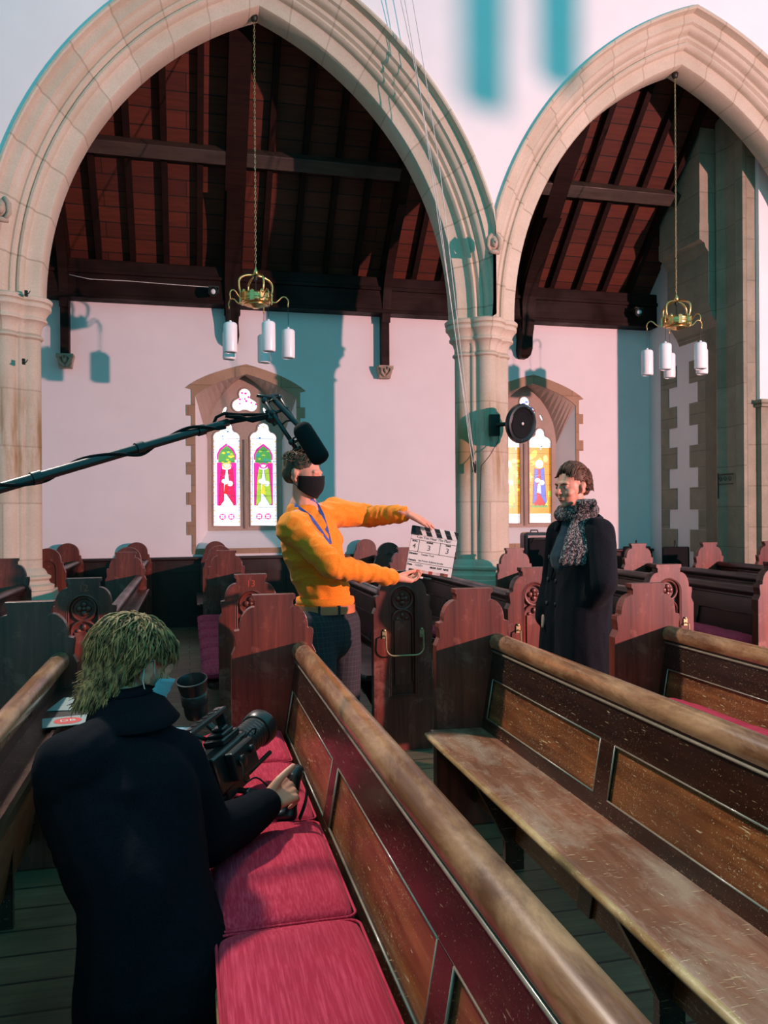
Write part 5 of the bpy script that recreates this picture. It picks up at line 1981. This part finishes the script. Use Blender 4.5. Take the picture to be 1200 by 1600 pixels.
    for i in range(420):
        x = rnd.uniform(-.062, .062)
        z = rnd.uniform(-.115, -.01)
        y = -.100 * math.sqrt(max(.1, 1 - (x / .085) ** 2)) - .012 + max(0, -.06 - z) * .35
        L = rnd.uniform(.03, .055)
        dx = rnd.uniform(-.5, .5) + x * 6
        nape.append(([W(x, y, z), W(x + dx * L * .25, y - .010, z - L * .35), W(x + dx * L * .5, y - .012, z - L * .7), W(x + dx * L * .9, y - .022 * rnd.random() - .006, z - L)], rnd.uniform(.0018, .0040)))
    groups = {'hair_crown': [], 'hair_nape': nape}
    for i in range(2600):
        # root on the scalp ellipsoid, lock flows away from the crown
        th = rnd.uniform(0, 2 * PI); ph = math.acos(rnd.uniform(-.85, 1))
        q = V((math.cos(th) * math.sin(ph) * .086, -.032 + math.sin(th) * math.sin(ph) * .100, .036 + math.cos(ph) * .088))
        if (q.y > .03 and q.z < .045) or (q.y > -.05 and q.z < .035 and abs(q.x) > .03): continue
        crown = V((.01, -.06, .125))
        away = (q - crown)
        nrm = V((q.x / .086 ** 2, (q.y + .032) / .100 ** 2, (q.z - .036) / .088 ** 2)).normalized()
        t_ = (away - nrm * away.dot(nrm))
        if t_.length < 1e-4: t_ = V((1, 0, 0))
        t_.normalize()
        side = nrm.cross(t_)
        L = rnd.uniform(.045, .085)
        ph0 = rnd.uniform(0, 6.28); amp = rnd.uniform(.004, .013)
        out = rnd.uniform(.006, .018)
        g_ = V((0, -.05, -.6)) if q.y < 0 else V((0, .35, -.15))
        pts = []; raw = []
        for k in range(7):
            s = k / 6
            pt = q + t_ * L * s + side * amp * math.sin(ph0 + s * 5.5) + nrm * (out * math.sin(PI * min(1, s * .8 + .1)) + (.012 * s * s if q.z < -.0 else -.010 * s * s)) + g_ * (.020 * s * s)
            # keep outside the skull
            e = V((pt.x / .087, (pt.y + .032) / .101, (pt.z - .036) / .089))
            if e.length < 1.0: pt = V((e.x * .087, e.y * .101, e.z * .089)) / max(e.length, .3) + V((0, -.032, .036))
            raw.append(pt)
            pts.append(W(*pt))
        if any(abs(e_.x) > .045 and (e_.y + .008) ** 2 + (e_.z + .022) ** 2 < .032 ** 2 for e_ in raw): continue
        if raw[-1].y > .04 and raw[-1].z < .02: continue
        groups['hair_crown' if q.z > .02 else 'hair_nape'].append((pts, rnd.uniform(.0016, .0040)))
    for k_, l_ in groups.items(): hair_locks('hair_strands', M['hair_blond'], hm, l_)
man_camera()
# ================================================================= video camera rig on the front pew
M['cam_grey'] = plain('camera_body', (.010, .012, .014), .3, coat=.5, scale=60)
M['lens_glass'] = plain('lens_glass', (.01, .012, .016), .05, coat=1)
M['screen'] = plain('monitor_screen', (.35, .40, .45), .3, var=.6, scale=60, emit=.25)
def video_camera():
    c = V((.10, 2.62, .0))
    root = empty('video_camera', (c.x, c.y, .535), 0, 'black video camera rig with top handle and side grip resting on crimson cushion', 'camera')
    off = V(root.location)
    def p_(u, v, Y): return P(u, v, Y) - off
    f = V((.50, .82, .14)).normalized()       # lens axis
    r = f.cross(V((0, 0, 1))).normalized()
    r = (r * math.cos(R(-14)) + r.cross(f) * -math.sin(R(-14))).normalized()
    u = r.cross(f).normalized()
    o = p_(346, 1190, 2.62)
    Mx = Matrix.Translation(o) @ Matrix((r, f, u)).transposed().to_4x4()
    def bx(x0, x1, y0, y1, z0, z1): return MB().box(x0, x1, y0, y1, z0, z1, Mx)
    def at(x, y, z): return Mx @ V((x, y, z))
    bx(-.055, .055, -.12, .10, -.065, .055).build('camera_body', M['cam_grey'], root, bevel=.008)
    bx(-.048, .048, -.19, -.12, -.055, .035).build('battery', M['black'], root, bevel=.006)
    mb = MB()
    for k in range(4): mb.box(-.057, -.0545, -.09 + k * .04, -.065 + k * .04, -.04, .02, Mx)
    mb.build('button_row', M['black'], root)
    # lens with ribbed focus rings
    prof = [(.045, .10), (.048, .115), (.048, .13)]
    y = .13
    for k in range(6): prof += [(.052, y + .003), (.052, y + .012), (.049, y + .014), (.049, y + .017)]; y += .018
    prof += [(.056, y), (.062, y + .01), (.062, y + .045), (.056, y + .047), (.054, y + .01)]
    ML = Mx @ Matrix.Rotation(R(-90), 4, 'X')
    mb = MB(); mb.lathe(prof, 32, mat=ML); ln = mb.build('lens', M['black'], root, smooth=True, angle=35)
    mb = MB(); mb.lathe([(.002, y + .012), (.05, y + .006), (.002, y + .004)], 24, mat=ML); mb.build('front_element', M['lens_glass'], ln, smooth=True)
    # top handle: open frame of flat bars with slots
    mb = MB()
    mb.box(-.020, .020, -.13, .085, .135, .152, Mx)
    mb.box(-.018, .018, -.13, -.110, .05, .14, Mx)
    mb.box(-.018, .018, .060, .085, .05, .14, Mx)
    h = mb.build('top_handle', M['cam_grey'], root, bevel=.004)
    mb = MB()
    for k in range(6): mb.box(-.010, .010, -.115 + k * .032, -.098 + k * .032, .152, .1545, Mx)
    mb.build('handle_slot', M['black'], h)
    mb = MB()
    mb.box(-.035, .04, -.02, .09, .055, .075, Mx).box(-.028, .032, .0, .075, .075, .088, Mx).box(-.02, .024, .02, .06, .088, .10, Mx)
    mb.build('top_plate', M['cam_grey'], root, bevel=.005)
    # side recorder block with dials
    bx(.055, .085, -.06, .08, -.05, .04).build('side_module', M['black'], root, bevel=.006)
    for yy, zz2, rr in ((-.02, .0, .018), (.045, .01, .013)):
        mb = MB(); mb.lathe([(rr, 0), (rr, .012), (rr * .8, .014)], 20, mat=Mx @ Matrix.Translation((.085, yy, zz2)) @ Matrix.Rotation(R(90), 4, 'Y'))
        mb.build('dial', M['cam_grey'], root, smooth=True, angle=40)
    # base plate, rods and feet
    mb = MB()
    for sx in (-1, 1):
        mb.cyl(at(sx * .03, -.14, -.082), at(sx * .03, .24, -.082), .0075)
    mb.build('support_rod', M['iron'], root, smooth=True, angle=40)
    bx(-.045, .045, -.08, .06, -.098, -.062).build('base_plate', M['black'], root, bevel=.004)
    # arm and side grip
    g0 = p_(452, 1243, 2.50)
    a0 = at(.03, -.02, -.09)
    mb = MB()
    d = (g0 - a0)
    mb.tube([a0, a0.lerp(g0, .5), g0], [.009, .009, .009], 10)
    mb.tube([a0 + V((0, 0, -.028)), a0.lerp(g0, .5) + V((0, 0, -.024)), g0 + V((0, 0, -.02))], .007, 10)
    for t in (.25, .6): mb.ball(a0.lerp(g0, t) + V((0, 0, -.012)), (.016, .014, .024), 12, 8)
    mb.build('grip_arm', M['black'], root, smooth=True, angle=45)
    mb = MB()
    ga, gb = p_(459, 1212, 2.50), p_(452, 1272, 2.47)
    capsule(mb, ga, .024, gb, .022)
    capsule(mb, ga, .027, ga + V((.01, .01, .008)), .025)
    capsule(mb, gb, .026, gb + V((-.03, 0, -.004)), .018)
    organic(mb, 'side_grip', M['black'], root, voxel=.006, smooth=3)
    mb = MB()
    g1, g2 = p_(468, 1205, 2.47), p_(462, 1278, 2.44)
    rs = []
    for k in range(11):
        t = k / 10
        q = g1.lerp(g2, t) + V((.016 * math.sin(PI * t) + .008, -.01, 0))
        w_ = .013
        rs.append([q + V((0, -w_, 0)), q + V((0, w_, 0)), q + V((.004, w_, 0)), q + V((.004, -w_, 0))])
    mb.rings(rs)
    mb.build('hand_strap', M['matte_black'], root, smooth=True, angle=40)
    # cables
    for i, pts in enumerate(([at(.06, -.02, .02), at(.11, -.05, .0), at(.12, -.10, -.05), p_(400, 1210, 2.52), p_(425, 1235, 2.50)],
                          [at(-.05, -.15, .0), at(-.085, -.17, -.03), at(-.085, -.15, -.08), at(-.05, -.10, -.09)],
                          [at(.05, .06, .03), at(.085, .09, .06), at(.07, .14, .04), at(.05, .15, .02)])):
        mb = MB()
        sm = []
        for k in range(len(pts) - 1):
            for j in range(4):
                sm.append(pts[k].lerp(pts[k + 1], j / 4))
        sm.append(pts[-1])
        for _ in range(3): sm = [sm[0]] + [(sm[k - 1] + sm[k] * 2 + sm[k + 1]) / 4 for k in range(1, len(sm) - 1)] + [sm[-1]]
        mb.tube(sm, .0028, 6)
        mb.build('cable', M['matte_black'], root, smooth=True)
    # flip-out monitor left of the body
    mc = p_(277, 1150, 2.62)
    Mm = Matrix.Translation(mc) @ Matrix.Rotation(R(16), 4, 'Z') @ Matrix.Rotation(R(-50), 4, 'X') @ Matrix.Rotation(R(10), 4, 'Y')
    mb = MB(); mb.box(-.055, .060, -.006, .008, -.035, .035, Mm); mn = mb.build('flip_out_monitor', M['black'], root, bevel=.003)
    mb = MB(); mb.box(-.045, .050, -.0075, -.006, -.027, .027, Mm); mb.build('screen', M['screen'], mn)
    mb = MB(); mb.tube([mc + V((.05, 0, .0)), at(-.05, .06, .045)], .008, 8); mb.build('monitor_arm', M['black'], root, smooth=True)
    # eyepiece: tall cup on an arm at the far side
    e0, e1 = p_(305, 1100, 2.82), p_(300, 1066, 2.80)
    ax = (e1 - e0).normalized()
    rot = ax.to_track_quat('Z', 'Y').to_matrix().to_4x4()
    Me = Matrix.Translation(e0) @ rot
    L = .085
    mb = MB(); mb.lathe([(.036, -.045), (.040, -.03), (.040, .0), (.044, .004), (.045, .04), (.042, .044), (.046, .06), (.051, L), (.053, L + .006), (.049, L + .008), (.040, L - .02), (.036, L - .05), (.002, L - .052)], 30, mat=Me)
    ev = mb.build('eyepiece_cup', M['black'], root, smooth=True, angle=40)
    mb = MB(); mb.tube([e0 - ax * .03, e0 + V((.03, -.03, -.05)), at(-.02, .06, .07)], .012, 10); mb.build('eyepiece_arm', M['black'], root, smooth=True)
    return root
video_camera()

# ---------------------------------------------------------------- boom microphone
def boom():
    root = empty('boom_microphone', P(340, 672, 3.0), 0, 'black boom pole with shock-mounted microphone coming in from left edge', 'microphone')
    off = V(root.location)
    def p_(u, v, Y): return P(u, v, Y) - off
    a, b = p_(-60, 780, 2.55), p_(356, 660, 3.0)
    mb = MB()
    n = 20
    mb.tube([a.lerp(b, t / n) for t in range(n + 1)], [.017 - .003 * t / n for t in range(n + 1)], 12)
    pole = mb.build('boom_pole', M['black'], root, smooth=True)
    for t, r_ in ((.22, .021), (.60, .020), (.86, .019)):
        mb = MB()
        mb.tube([a.lerp(b, t), a.lerp(b, t + .03)], r_, 14)
        mb.build('locking_collar', M['black'], pole, smooth=True, angle=40)
    # cable spiralling loosely round the pole
    mb = MB()
    d = (b - a).normalized(); x = d.orthogonal().normalized(); y = d.cross(x)
    pts = []
    for k in range(121):
        t = k / 120
        ang = t * 2 * PI * 2.6
        rr = .015 + .008 * (.5 + .5 * math.sin(t * 23))
        pts.append(a.lerp(b, t * .98) + (x * math.cos(ang) + y * math.sin(ang)) * rr)
    mb.tube(pts, .0055, 8)
    mb.build('pole_cable', M['matte_black'], root, smooth=True)
    # looped cable and swivel near the tip
    mb = MB()
    pts = [p_(330, 672, 3.0), p_(338, 652, 3.0), p_(350, 646, 3.0), p_(375, 648, 3.01), p_(405, 648, 3.02), p_(425, 647, 3.03)]
    mb.tube(pts, .006, 8)
    pts = [p_(352, 650, 3.0), p_(375, 652, 3.0), p_(395, 658, 3.0), p_(415, 652, 3.02), p_(428, 650, 3.03)]
    mb.tube(pts, [.006, .009, .006, .008, .006], 8)
    mb.tube([b, p_(385, 655, 3.0), p_(418, 650, 3.02)], [.009, .007, .008], 8)
    mb.build('tip_cable', M['matte_black'], root, smooth=True)
    mb = MB()
    mb.ball(p_(425, 652, 3.03), (.028, .02, .024), 14, 9)
    mb.tube([p_(418, 640, 3.03), p_(432, 664, 3.03)], .013, 10)
    mb.build('swivel', M['black'], root, smooth=True, angle=40)
    # shock mount: two long rails, cross bars, clips
    r1a, r1b = p_(411, 622, 3.03), p_(462, 700, 2.96)
    r2a, r2b = p_(436, 618, 3.05), p_(480, 690, 2.97)
    mb = MB()
    mb.tube([r1a, r1b], .0085, 8); mb.tube([r2a, r2b], .0075, 8)
    for t in (.02, .30, .9):
        mb.tube([r1a.lerp(r1b, t), r2a.lerp(r2b, t)], .006, 8)
    mb.tube([p_(401, 618, 3.03), p_(418, 620, 3.03), p_(434, 616, 3.05)], .006, 8)
    mb.tube([r1b, p_(464, 703, 2.96), p_(470, 698, 2.95)], .007, 8)
    for t in (.05, .30, .88):
        mb.ball(r1a.lerp(r1b, t), (.013, .013, .013), 10, 7)
        mb.ball(r2a.lerp(r2b, t), (.011, .011, .011), 10, 7)
    mb.build('shock_mount', M['black'], root, smooth=True)
    # rubber lyres
    for t in (.12, .55, .85):
        mb = MB()
        c = r1a.lerp(r1b, t)
        mb.tube([c, c + V((.02, -.01, .016)), r2a.lerp(r2b, t)], .0035, 6)
        mb.build('suspension_clip', M['iron'], root, smooth=True)
    # microphone with foam windshield
    m0, m1 = p_(473, 672, 2.94), p_(499, 714, 2.90)
    mb = MB()
    dd = (m1 - m0).normalized()
    x = dd.orthogonal().normalized(); y = dd.cross(x)
    R_ = .036
    L = (m1 - m0).length
    prof = [(-.022, .012), (-.020, .026), (-.010, .033), (.0, R_), (L, R_ * 1.02), (L + .012, .033), (L + .020, .022), (L + .022, .010)]
    rs = []
    for t, r_ in prof:
        rs.append([m0 + dd * t + (x * math.cos(2 * PI * j / 20) + y * math.sin(2 * PI * j / 20)) * r_ for j in range(20)])
    mb.rings(rs)
    mb.build('foam_windshield', M['matte_black'], root, smooth=True, angle=60)
    mb = MB(); mb.cyl(r1a.lerp(r2a, .5) + V((0, 0, 0)), m0, .010); mb.build('microphone_barrel', M['black'], root, smooth=True, angle=40)
boom()

# ---------------------------------------------------------------- crown chandeliers
def chandelier(x, label, y=ARC_Y, top=6.36, zc=3.57):
    root = empty('chandelier', (x, y, 0), 0, label, 'chandelier')
    mb = MB()
    prof = [(.118, -.045), (.135, -.04), (.150, -.02), (.150, .0), (.156, .004), (.156, .022), (.150, .026), (.150, .045), (.154, .05), (.148, .055), (.140, .05), (.140, -.015), (.120, -.034)]
    mb.lathe([(r, z + zc) for r, z in prof], 40)
    cr = mb.build('crown_ring', M['brass'], root, smooth=True, angle=40)
    mb = MB()
    for k in range(10):
        a = 2 * PI * k / 10
        c = V((.152 * math.cos(a), .152 * math.sin(a), zc + .058))
        mb.ball(c, (.010, .010, .014) if k % 2 else (.018, .018, .024), 10, 7)
        mb.box(-.02, .02, -.006, .006, -.045, .05, Matrix.Translation((.156 * math.cos(a), .156 * math.sin(a), zc + .01)) @ Matrix.Rotation(a + PI / 2, 4, 'Z'))
    mb.build('crown_ornament', M['brass'], cr, smooth=True, angle=40)
    # dish below
    mb = MB(); mb.lathe([(.02, zc - .085), (.035, zc - .082), (.055, zc - .07), (.10, zc - .058), (.118, zc - .05), (.10, zc - .048), (.03, zc - .062)], 32)
    mb.build('lower_dish', M['brass'], root, smooth=True)
    # hoops meeting at the top
    for k in range(4):
        a = 2 * PI * k / 4 + .35
        mb = MB()
        pts = []
        for i in range(13):
            t = i / 12
            r_ = .152 + .028 * math.sin(PI * min(1, t * 1.6)) if t < .4 else .18 * math.cos((t - .4) / .6 * PI / 2) + .0
            z = zc + .03 + .215 * math.sin(t * PI / 2)
            pts.append((r_ * math.cos(a), r_ * math.sin(a), z))
        mb.tube(pts, [.009 + .003 * math.sin(PI * i / 12) for i in range(13)], 8)
        mb.build('crown_hoop', M['brass'], root, smooth=True)
    mb = MB(); mb.lathe([(.006, zc + .235), (.014, zc + .245), (.024, zc + .265), (.026, zc + .28), (.016, zc + .30), (.008, zc + .325), (.005, zc + .33)], 16)
    mb.build('finial', M['brass'], root, smooth=True)
    mb = MB(); mb.lathe([(.018, zc + .20), (.020, zc + .22), (.020, zc + .235)], 14); mb.cyl((0, 0, zc + .02), (0, 0, zc + .22), .004)
    mb.build('centre_stem', M['iron'], root, smooth=True, angle=40)
    # chain of links
    mb = MB()
    z = zc + .33
    k = 0
    while z < top - .03:
        pts = []
        for i in range(9):
            a = 2 * PI * i / 8
            q = (.0075 * math.cos(a), .021 * math.sin(a))
            pts.append((q[0], 0, z + .018 + q[1]) if k % 2 else (0, q[0], z + .018 + q[1]))
        mb.tube(pts, .0028, 5, cap=False)
        z += .031; k += 1
    mb.build('hanging_chain', M['old_brass'], root, smooth=True)
    mb = MB(); mb.lathe([(.012, top - .035), (.03, top - .02), (.036, top + .01), (.036, top + .03)], 18)
    mb.build('ceiling_rose', M['iron'], root, smooth=True)
    # five arms with opal shades
    for k, deg in enumerate((215, 287, 359, 71, 143)):
        a = R(deg)
        ca, sa = math.cos(a), math.sin(a)
        mb = MB()
        ctl = [(.15, .0), (.175, -.012), (.20, -.010), (.225, .012), (.25, .040), (.275, .052), (.30, .045), (.318, .022), (.322, -.005), (.316, -.03), (.318, -.05)]
        mb.tube([(r_ * ca, r_ * sa, zc - .005 + z_) for r_, z_ in ctl], .0065, 8)
        arm = mb.build('arm', M['brass'], root, smooth=True)
        mb = MB(); mb.cyl((.318 * ca, .318 * sa, zc - .055), (.318 * ca, .318 * sa, zc - .24), .0025, n=6)
        mb.build('shade_wire', M['iron'], arm)
        mb = MB(); s0 = zc - .29
        mb.lathe([(.004, s0 + .035), (.012, s0 + .030), (.014, s0 + .018), (.05, s0 + .010), (.062, s0), (.066, s0 - .015), (.066, s0 - .262), (.062, s0 - .274), (.052, s0 - .278), (.050, s0 - .262), (.010, s0 - .26)], 28, loc=(.318 * ca, .318 * sa, 0))
        mb.build('lamp_shade', M['shade'], arm, smooth=True, angle=40)
    return root
ch1 = chandelier(.66, 'brass crown chandelier with white cylinder shades hanging in left arch')
ch2 = copy_tree(ch1); ch2.location.x = 5.36; ch2['label'] = 'brass crown chandelier with white cylinder shades hanging in right arch'
ch3 = copy_tree(ch1); ch3.location = (-3.95, ARC_Y, 0); ch3['label'] = 'brass crown chandelier in the arch beyond the left picture edge'
# unseen twin pendant, shaped to cast two shade shadows on the upper wall
pend = empty('shadow_pendant', (6.9, 1.29, 0), 0, 'unseen twin pendant with white cylinder shades outside the right edge, shaped for its wall shadows', 'pendant light')
for sx, zb in ((-.125, 3.46), (.125, 3.56)):
    mb = MB(); mb.lathe([(.050, zb + .01), (.062, zb), (.066, zb + .012), (.066, zb + .46), (.06, zb + .475), (.01, zb + .48)], 28, loc=(sx, 0, 0))
    mb.build('lamp_shade', M['shade'], pend, smooth=True, angle=40)
    mb = MB(); mb.cyl((sx, 0, zb + .47), (sx, 0, 6.2), .008); mb.build('hanging_rod', M['iron'], pend)
mb = MB(); mb.box(-.2, .2, -.02, .02, 6.2, 6.24); mb.build('cross_bar', M['iron'], pend)
for c_ in (ch1, ch2, ch3): c_['group'] = 'crown chandeliers of the church'

# ---------------------------------------------------------------- round black loudspeaker on the pier
def speaker():
    c = P(815, 662, 7.55)
    root = empty('loudspeaker', c, 0, 'round black loudspeaker fixed to central stone pier', 'speaker')
    ax = V((.38, -.90, -.12)).normalized()
    Ms = ax.to_track_quat('Z', 'Y').to_matrix().to_4x4()
    mb = MB(); mb.lathe([(.05, -.13), (.09, -.12), (.13, -.08), (.185, -.045), (.196, -.03), (.198, .0), (.190, .018), (.170, .022), (.150, .010), (.142, -.002)], 40, mat=Ms)
    mb.build('speaker_housing', M['black'], root, smooth=True, angle=40)
    mb = MB(); mb.lathe([(.148, .004), (.140, .012), (.120, .010), (.10, -.010), (.06, -.03), (.055, -.02), (.05, .0), (.03, .010), (.003, .012)], 36, mat=Ms)
    mb.build('speaker_cone', M['matte_black'], root, smooth=True, angle=40)
    mb = MB(); mb.lathe([(.014, .012), (.016, .018), (.003, .020)], 14, mat=Ms); mb.build('centre_badge', M['cord'], root, smooth=True)
    mb = MB()
    for a0 in (40, 150, 265):
        q = []
        for k in range(7):
            a = R(a0 + k * 6)
            q.append(Ms @ V((.165 * math.cos(a), .165 * math.sin(a), .018)))
        mb.tube(q, .008, 6)
    mb.build('rim_clip', M['black'], root, smooth=True)
    mb = MB()
    b = V((3.05 - .0, 7.80, P(790, 665, 7.8).z)) - c
    mb.tube([Ms @ V((0, 0, -.11)), (Ms @ V((0, 0, -.13))).lerp(b, .5), b], .022, 10)
    mb.box(-.05, .05, -.03, .03, -.11, .11, Matrix.Translation(b))
    mb.build('wall_bracket', M['iron'], root, smooth=True, angle=40)
    return root
speaker()
mb = MB()
mb.tube([P(782, 660, 7.80), P(778, 690, 7.76), P(765, 712, 7.75), P(752, 728, 7.76), P(750, 780, 7.80), P(748, 830, 7.80)], .004, 6)
tag(mb.build('cable', M['iron'], None, smooth=True), 'thin cable drooping down the central pier from the loudspeaker', 'cable')

# ropes from high up to a cleat on the central pier
for k, (pts, lab) in enumerate((([(622, -60), (655, 130), (678, 300), (700, 440), (722, 600), (740, 715)], 'thin white rope hanging leftmost, tied at the central pier'),
                          ([(634, -60), (662, 100), (690, 280), (706, 430), (726, 600), (742, 725)], 'thin white rope hanging in the middle, tied at the central pier'),
                          ([(612, -60), (640, 60), (675, 250), (698, 420), (724, 620), (741, 745)], 'thin slack white rope, longest of those tied at central pier'))):
    mb = MB()
    q = [P(u_, v_, 7.50 + .24 * (i / 5) ** 2) for i, (u_, v_) in enumerate(pts)]
    sm = []
    for i in range(5):
        for j in range(4): sm.append(q[i].lerp(q[i + 1], j / 4))
    sm.append(q[-1])
    for _ in range(3): sm = [sm[0]] + [(sm[i - 1] + sm[i] * 2 + sm[i + 1]) / 4 for i in range(1, len(sm) - 1)] + [sm[-1]]
    mb.tube(sm, .0038, 6)
    tag(mb.build('rope', M['cord'], None, smooth=True), lab, 'rope', 'white ropes on the central pier')
mb = MB()
cc = P(741, 730, 7.86)
mb.box(-.012, .012, -.02, .02, -.05, .05, Matrix.Translation(cc)); mb.tube([cc + V((-.0, -.03, -.06)), cc + V((0, -.045, -.02)), cc + V((0, -.045, .02)), cc + V((0, -.03, .06))], .008, 8)
tag(mb.build('rope_cleat', M['iron'], None, smooth=True, angle=40), 'small dark cleat on central pier where ropes are tied', 'cleat')

# hooks on the left pier
for u_, v_, s_, lab in ((40, 458, 1.0, 'small dark iron hook on left arch stone above the capital'), (36, 565, 1.0, 'small dark iron hook on left pier shaft below the capital')):
    c = P(u_, v_, 7.78)
    mb = MB()
    mb.tube([c + V((0, .06, 0)), c, c + V((.005, -.02, -.012)), c + V((.03, -.03, -.010)), c + V((.045, -.03, .015))], [.007, .006, .006, .005, .004], 8)
    mb.box(-.012, .012, .01, .05, -.02, .03, Matrix.Translation(c))
    tag(mb.build('hook', M['iron'], None, smooth=True, angle=40), lab, 'hook')

# spotlights in the roof
for u_, v_, lab in ((334, 456, 'small dark spotlight under roof beam beside the left chandelier'), (998, 488, 'small spotlight in roof corner above right end of white wall')):
    c = P(u_, v_, WALL_Y - .42)
    root = empty('spotlight', c, 0, lab, 'spotlight')
    Ms = Matrix.Rotation(R(55), 4, 'X') @ Matrix.Rotation(R(20), 4, 'Y')
    mb = MB(); mb.lathe([(.03, -.10), (.045, -.08), (.055, .0), (.06, .05), (.052, .052), (.045, .02), (.002, .015)], 22, mat=Matrix.Rotation(R(100), 4, 'X') @ Matrix.Rotation(R(-15), 4, 'Y'))
    mb.build('lamp_housing', M['iron'], root, smooth=True, angle=40)
    mb = MB(); mb.lathe([(.040, .024), (.02, .034), (.003, .036)], 18, mat=Matrix.Rotation(R(100), 4, 'X') @ Matrix.Rotation(R(-15), 4, 'Y'))
    mb.build('bulb', M['shade'], root, smooth=True)
    mb = MB(); mb.box(-.06, .06, -.02, .30, .05, .07).box(-.065, -.055, -.01, .01, -.02, .07).box(.055, .065, -.01, .01, -.02, .07)
    mb.build('mounting_bracket', M['iron'], root)
# thin cable along the wall plate
mb = MB()
pts = [P(108, 429, WALL_Y - .26), P(140, 436, WALL_Y - .26), P(200, 439, WALL_Y - .26), P(262, 444, WALL_Y - .26), P(330, 449, WALL_Y - .26)]
mb.tube(pts, .005, 6)
tag(mb.build('cable', M['cord'], None, smooth=True), 'thin pale cable along the roof wall plate left of chandelier', 'cable')

# papers on the left ledge
M['paper_teal'] = plain('pale_paper', (.22, .27, .27), .7, var=.08, scale=60)
M['card_red'] = plain('red_card', (.55, .05, .05), .5, var=.05)
M['binder'] = plain('black_binder', (.012, .013, .015), .5)
zl = .7435
def sheet(u_, v_, w_, l_, rz, mat, label, name='sheet', z=zl, t=.002, cat='paper'):
    c = PZ(u_, v_, z)
    mb = MB(); mb.box(-w_ / 2, w_ / 2, -l_ / 2, l_ / 2, 0, t)
    o = mb.build(name, mat, None)
    o.location = c; o.rotation_euler = (0, 0, rz)
    tag(o, label, cat)
    return o
X_ = -.488
def on_ledge(y, w_, l_, rz, mat, label, name, z=.750, t=.002, cat='paper'):
    mb = MB(); mb.box(-w_ / 2, w_ / 2, -l_ / 2, l_ / 2, 0, t)
    o = mb.build(name, mat, None)
    o.location = (X_ + .005 + w_ / 2, y, z); o.rotation_euler = (0, 0, rz)
    return tag(o, label, cat)
bd = on_ledge(3.02, .19, .30, R(6), M['binder'], 'thin black folder lying on left pew book ledge under the papers', 'folder', t=.006, cat='folder')
on_ledge(3.18, .15, .21, R(-8), M['paper_teal'], 'pale blue-grey printed sheet on left pew book ledge beyond cameraman', 'sheet', z=.7575)
lf = on_ledge(2.92, .16, .13, R(10), M['paper_teal'], 'leaflet with red circle and white lettering on left pew ledge', 'leaflet', z=.7575, cat='leaflet')
mb = MB(); mb.lathe([(.045, .002), (.045, .0026)], 24); ci = mb.build('red_panel', M['card_red'], lf)
text_mesh('writing', 'DB', M['slate'], .040, lambda x, y, z: (x, y, .003 + z), ci, .0003)

# black case and folded chairs beyond the pews
def case():
    root = empty('equipment_case', (3.83, 8.58, 0), 0, 'tall black soft equipment case standing behind pews below second window', 'case')
    mb = MB(); mb.box(-.15, .15, -.09, .09, .02, 1.22); mb.build('case_shell', M['black'], root, bevel=.035)
    mb = MB(); mb.box(-.115, .125, -.12, -.085, .30, 1.16); mb.build('front_pocket', M['matte_black'], root, bevel=.02)
    mb = MB(); mb.tube([(-.09, -.125, 1.10), (-.06, -.13, 1.145), (.07, -.13, 1.145), (.11, -.125, 1.10)], .006, 8); mb.build('zip', M['iron'], root, smooth=True)
    mb = MB(); mb.tube([(-.05, 0, 1.21), (-.04, 0, 1.242), (.04, 0, 1.242), (.05, 0, 1.21)], .008, 8); mb.build('carry_handle', M['black'], root, smooth=True)
    return root
case()
def chair(x, y, label, rz):
    root = empty('stacking_chair', (x, y, 0), rz, label, 'chair', 'black chairs in the aisle corner')
    mb = MB(); mb.box(-.19, .19, -.02, .015, .62, .98); mb.build('backrest', M['matte_black'], root, bevel=.03)
    mb = MB(); mb.box(-.21, .21, -.42, .0, .43, .475); mb.build('seat', M['matte_black'], root, bevel=.02)
    for sx in (-1, 1):
        for sy in (0, 1):
            mb = MB(); mb.cyl((sx * .19, -.40 if sy else .0, 0), (sx * .18, -.36 if sy else 0, .44), .011); mb.build('leg', M['iron'], root, smooth=True, angle=40)
        mb = MB(); mb.cyl((sx * .17, .01, .44), (sx * .16, .01, .95), .010); mb.build('back_post', M['iron'], root, smooth=True, angle=40)
    mb = MB(); mb.cyl((0, .02, .9), (0, .02, 1.06), .012); mb.build('stacking_bar', M['iron'], root, smooth=True)
    return root
chair(5.83, 9.75, 'black upholstered chair, left of the two against the far corner', R(-10))
chair(6.22, 9.45, 'black upholstered chair, right of the two against the far corner', R(-5))

# wrought iron bracket on the respond
c = P(1140, 742, 8.98)
mb = MB()
o0 = V((END_X - .12, 9.0, c.z))
mb.tube([o0, o0 + V((0, -.30, 0))], .008, 8)
mb.tube([o0 + V((0, 0, -.12)), o0 + V((0, -.30, -.12))], .006, 8)
mb.tube([o0 + V((0, -.01, .02)), o0 + V((0, -.01, -.30))], .008, 8)
for k in range(3):
    pts = []
    for i in range(15):
        a = i / 14 * 2 * PI * 1.2
        r_ = .035 * (1 - i / 18)
        pts.append(o0 + V((0, -.06 - k * .09 + r_ * math.cos(a), -.06 + r_ * math.sin(a))))
    mb.tube(pts, .004, 6)
tag(mb.build('iron_bracket', M['iron'], None, smooth=True, angle=40), 'scrolled wrought iron bracket on dark stone respond at right', 'bracket')
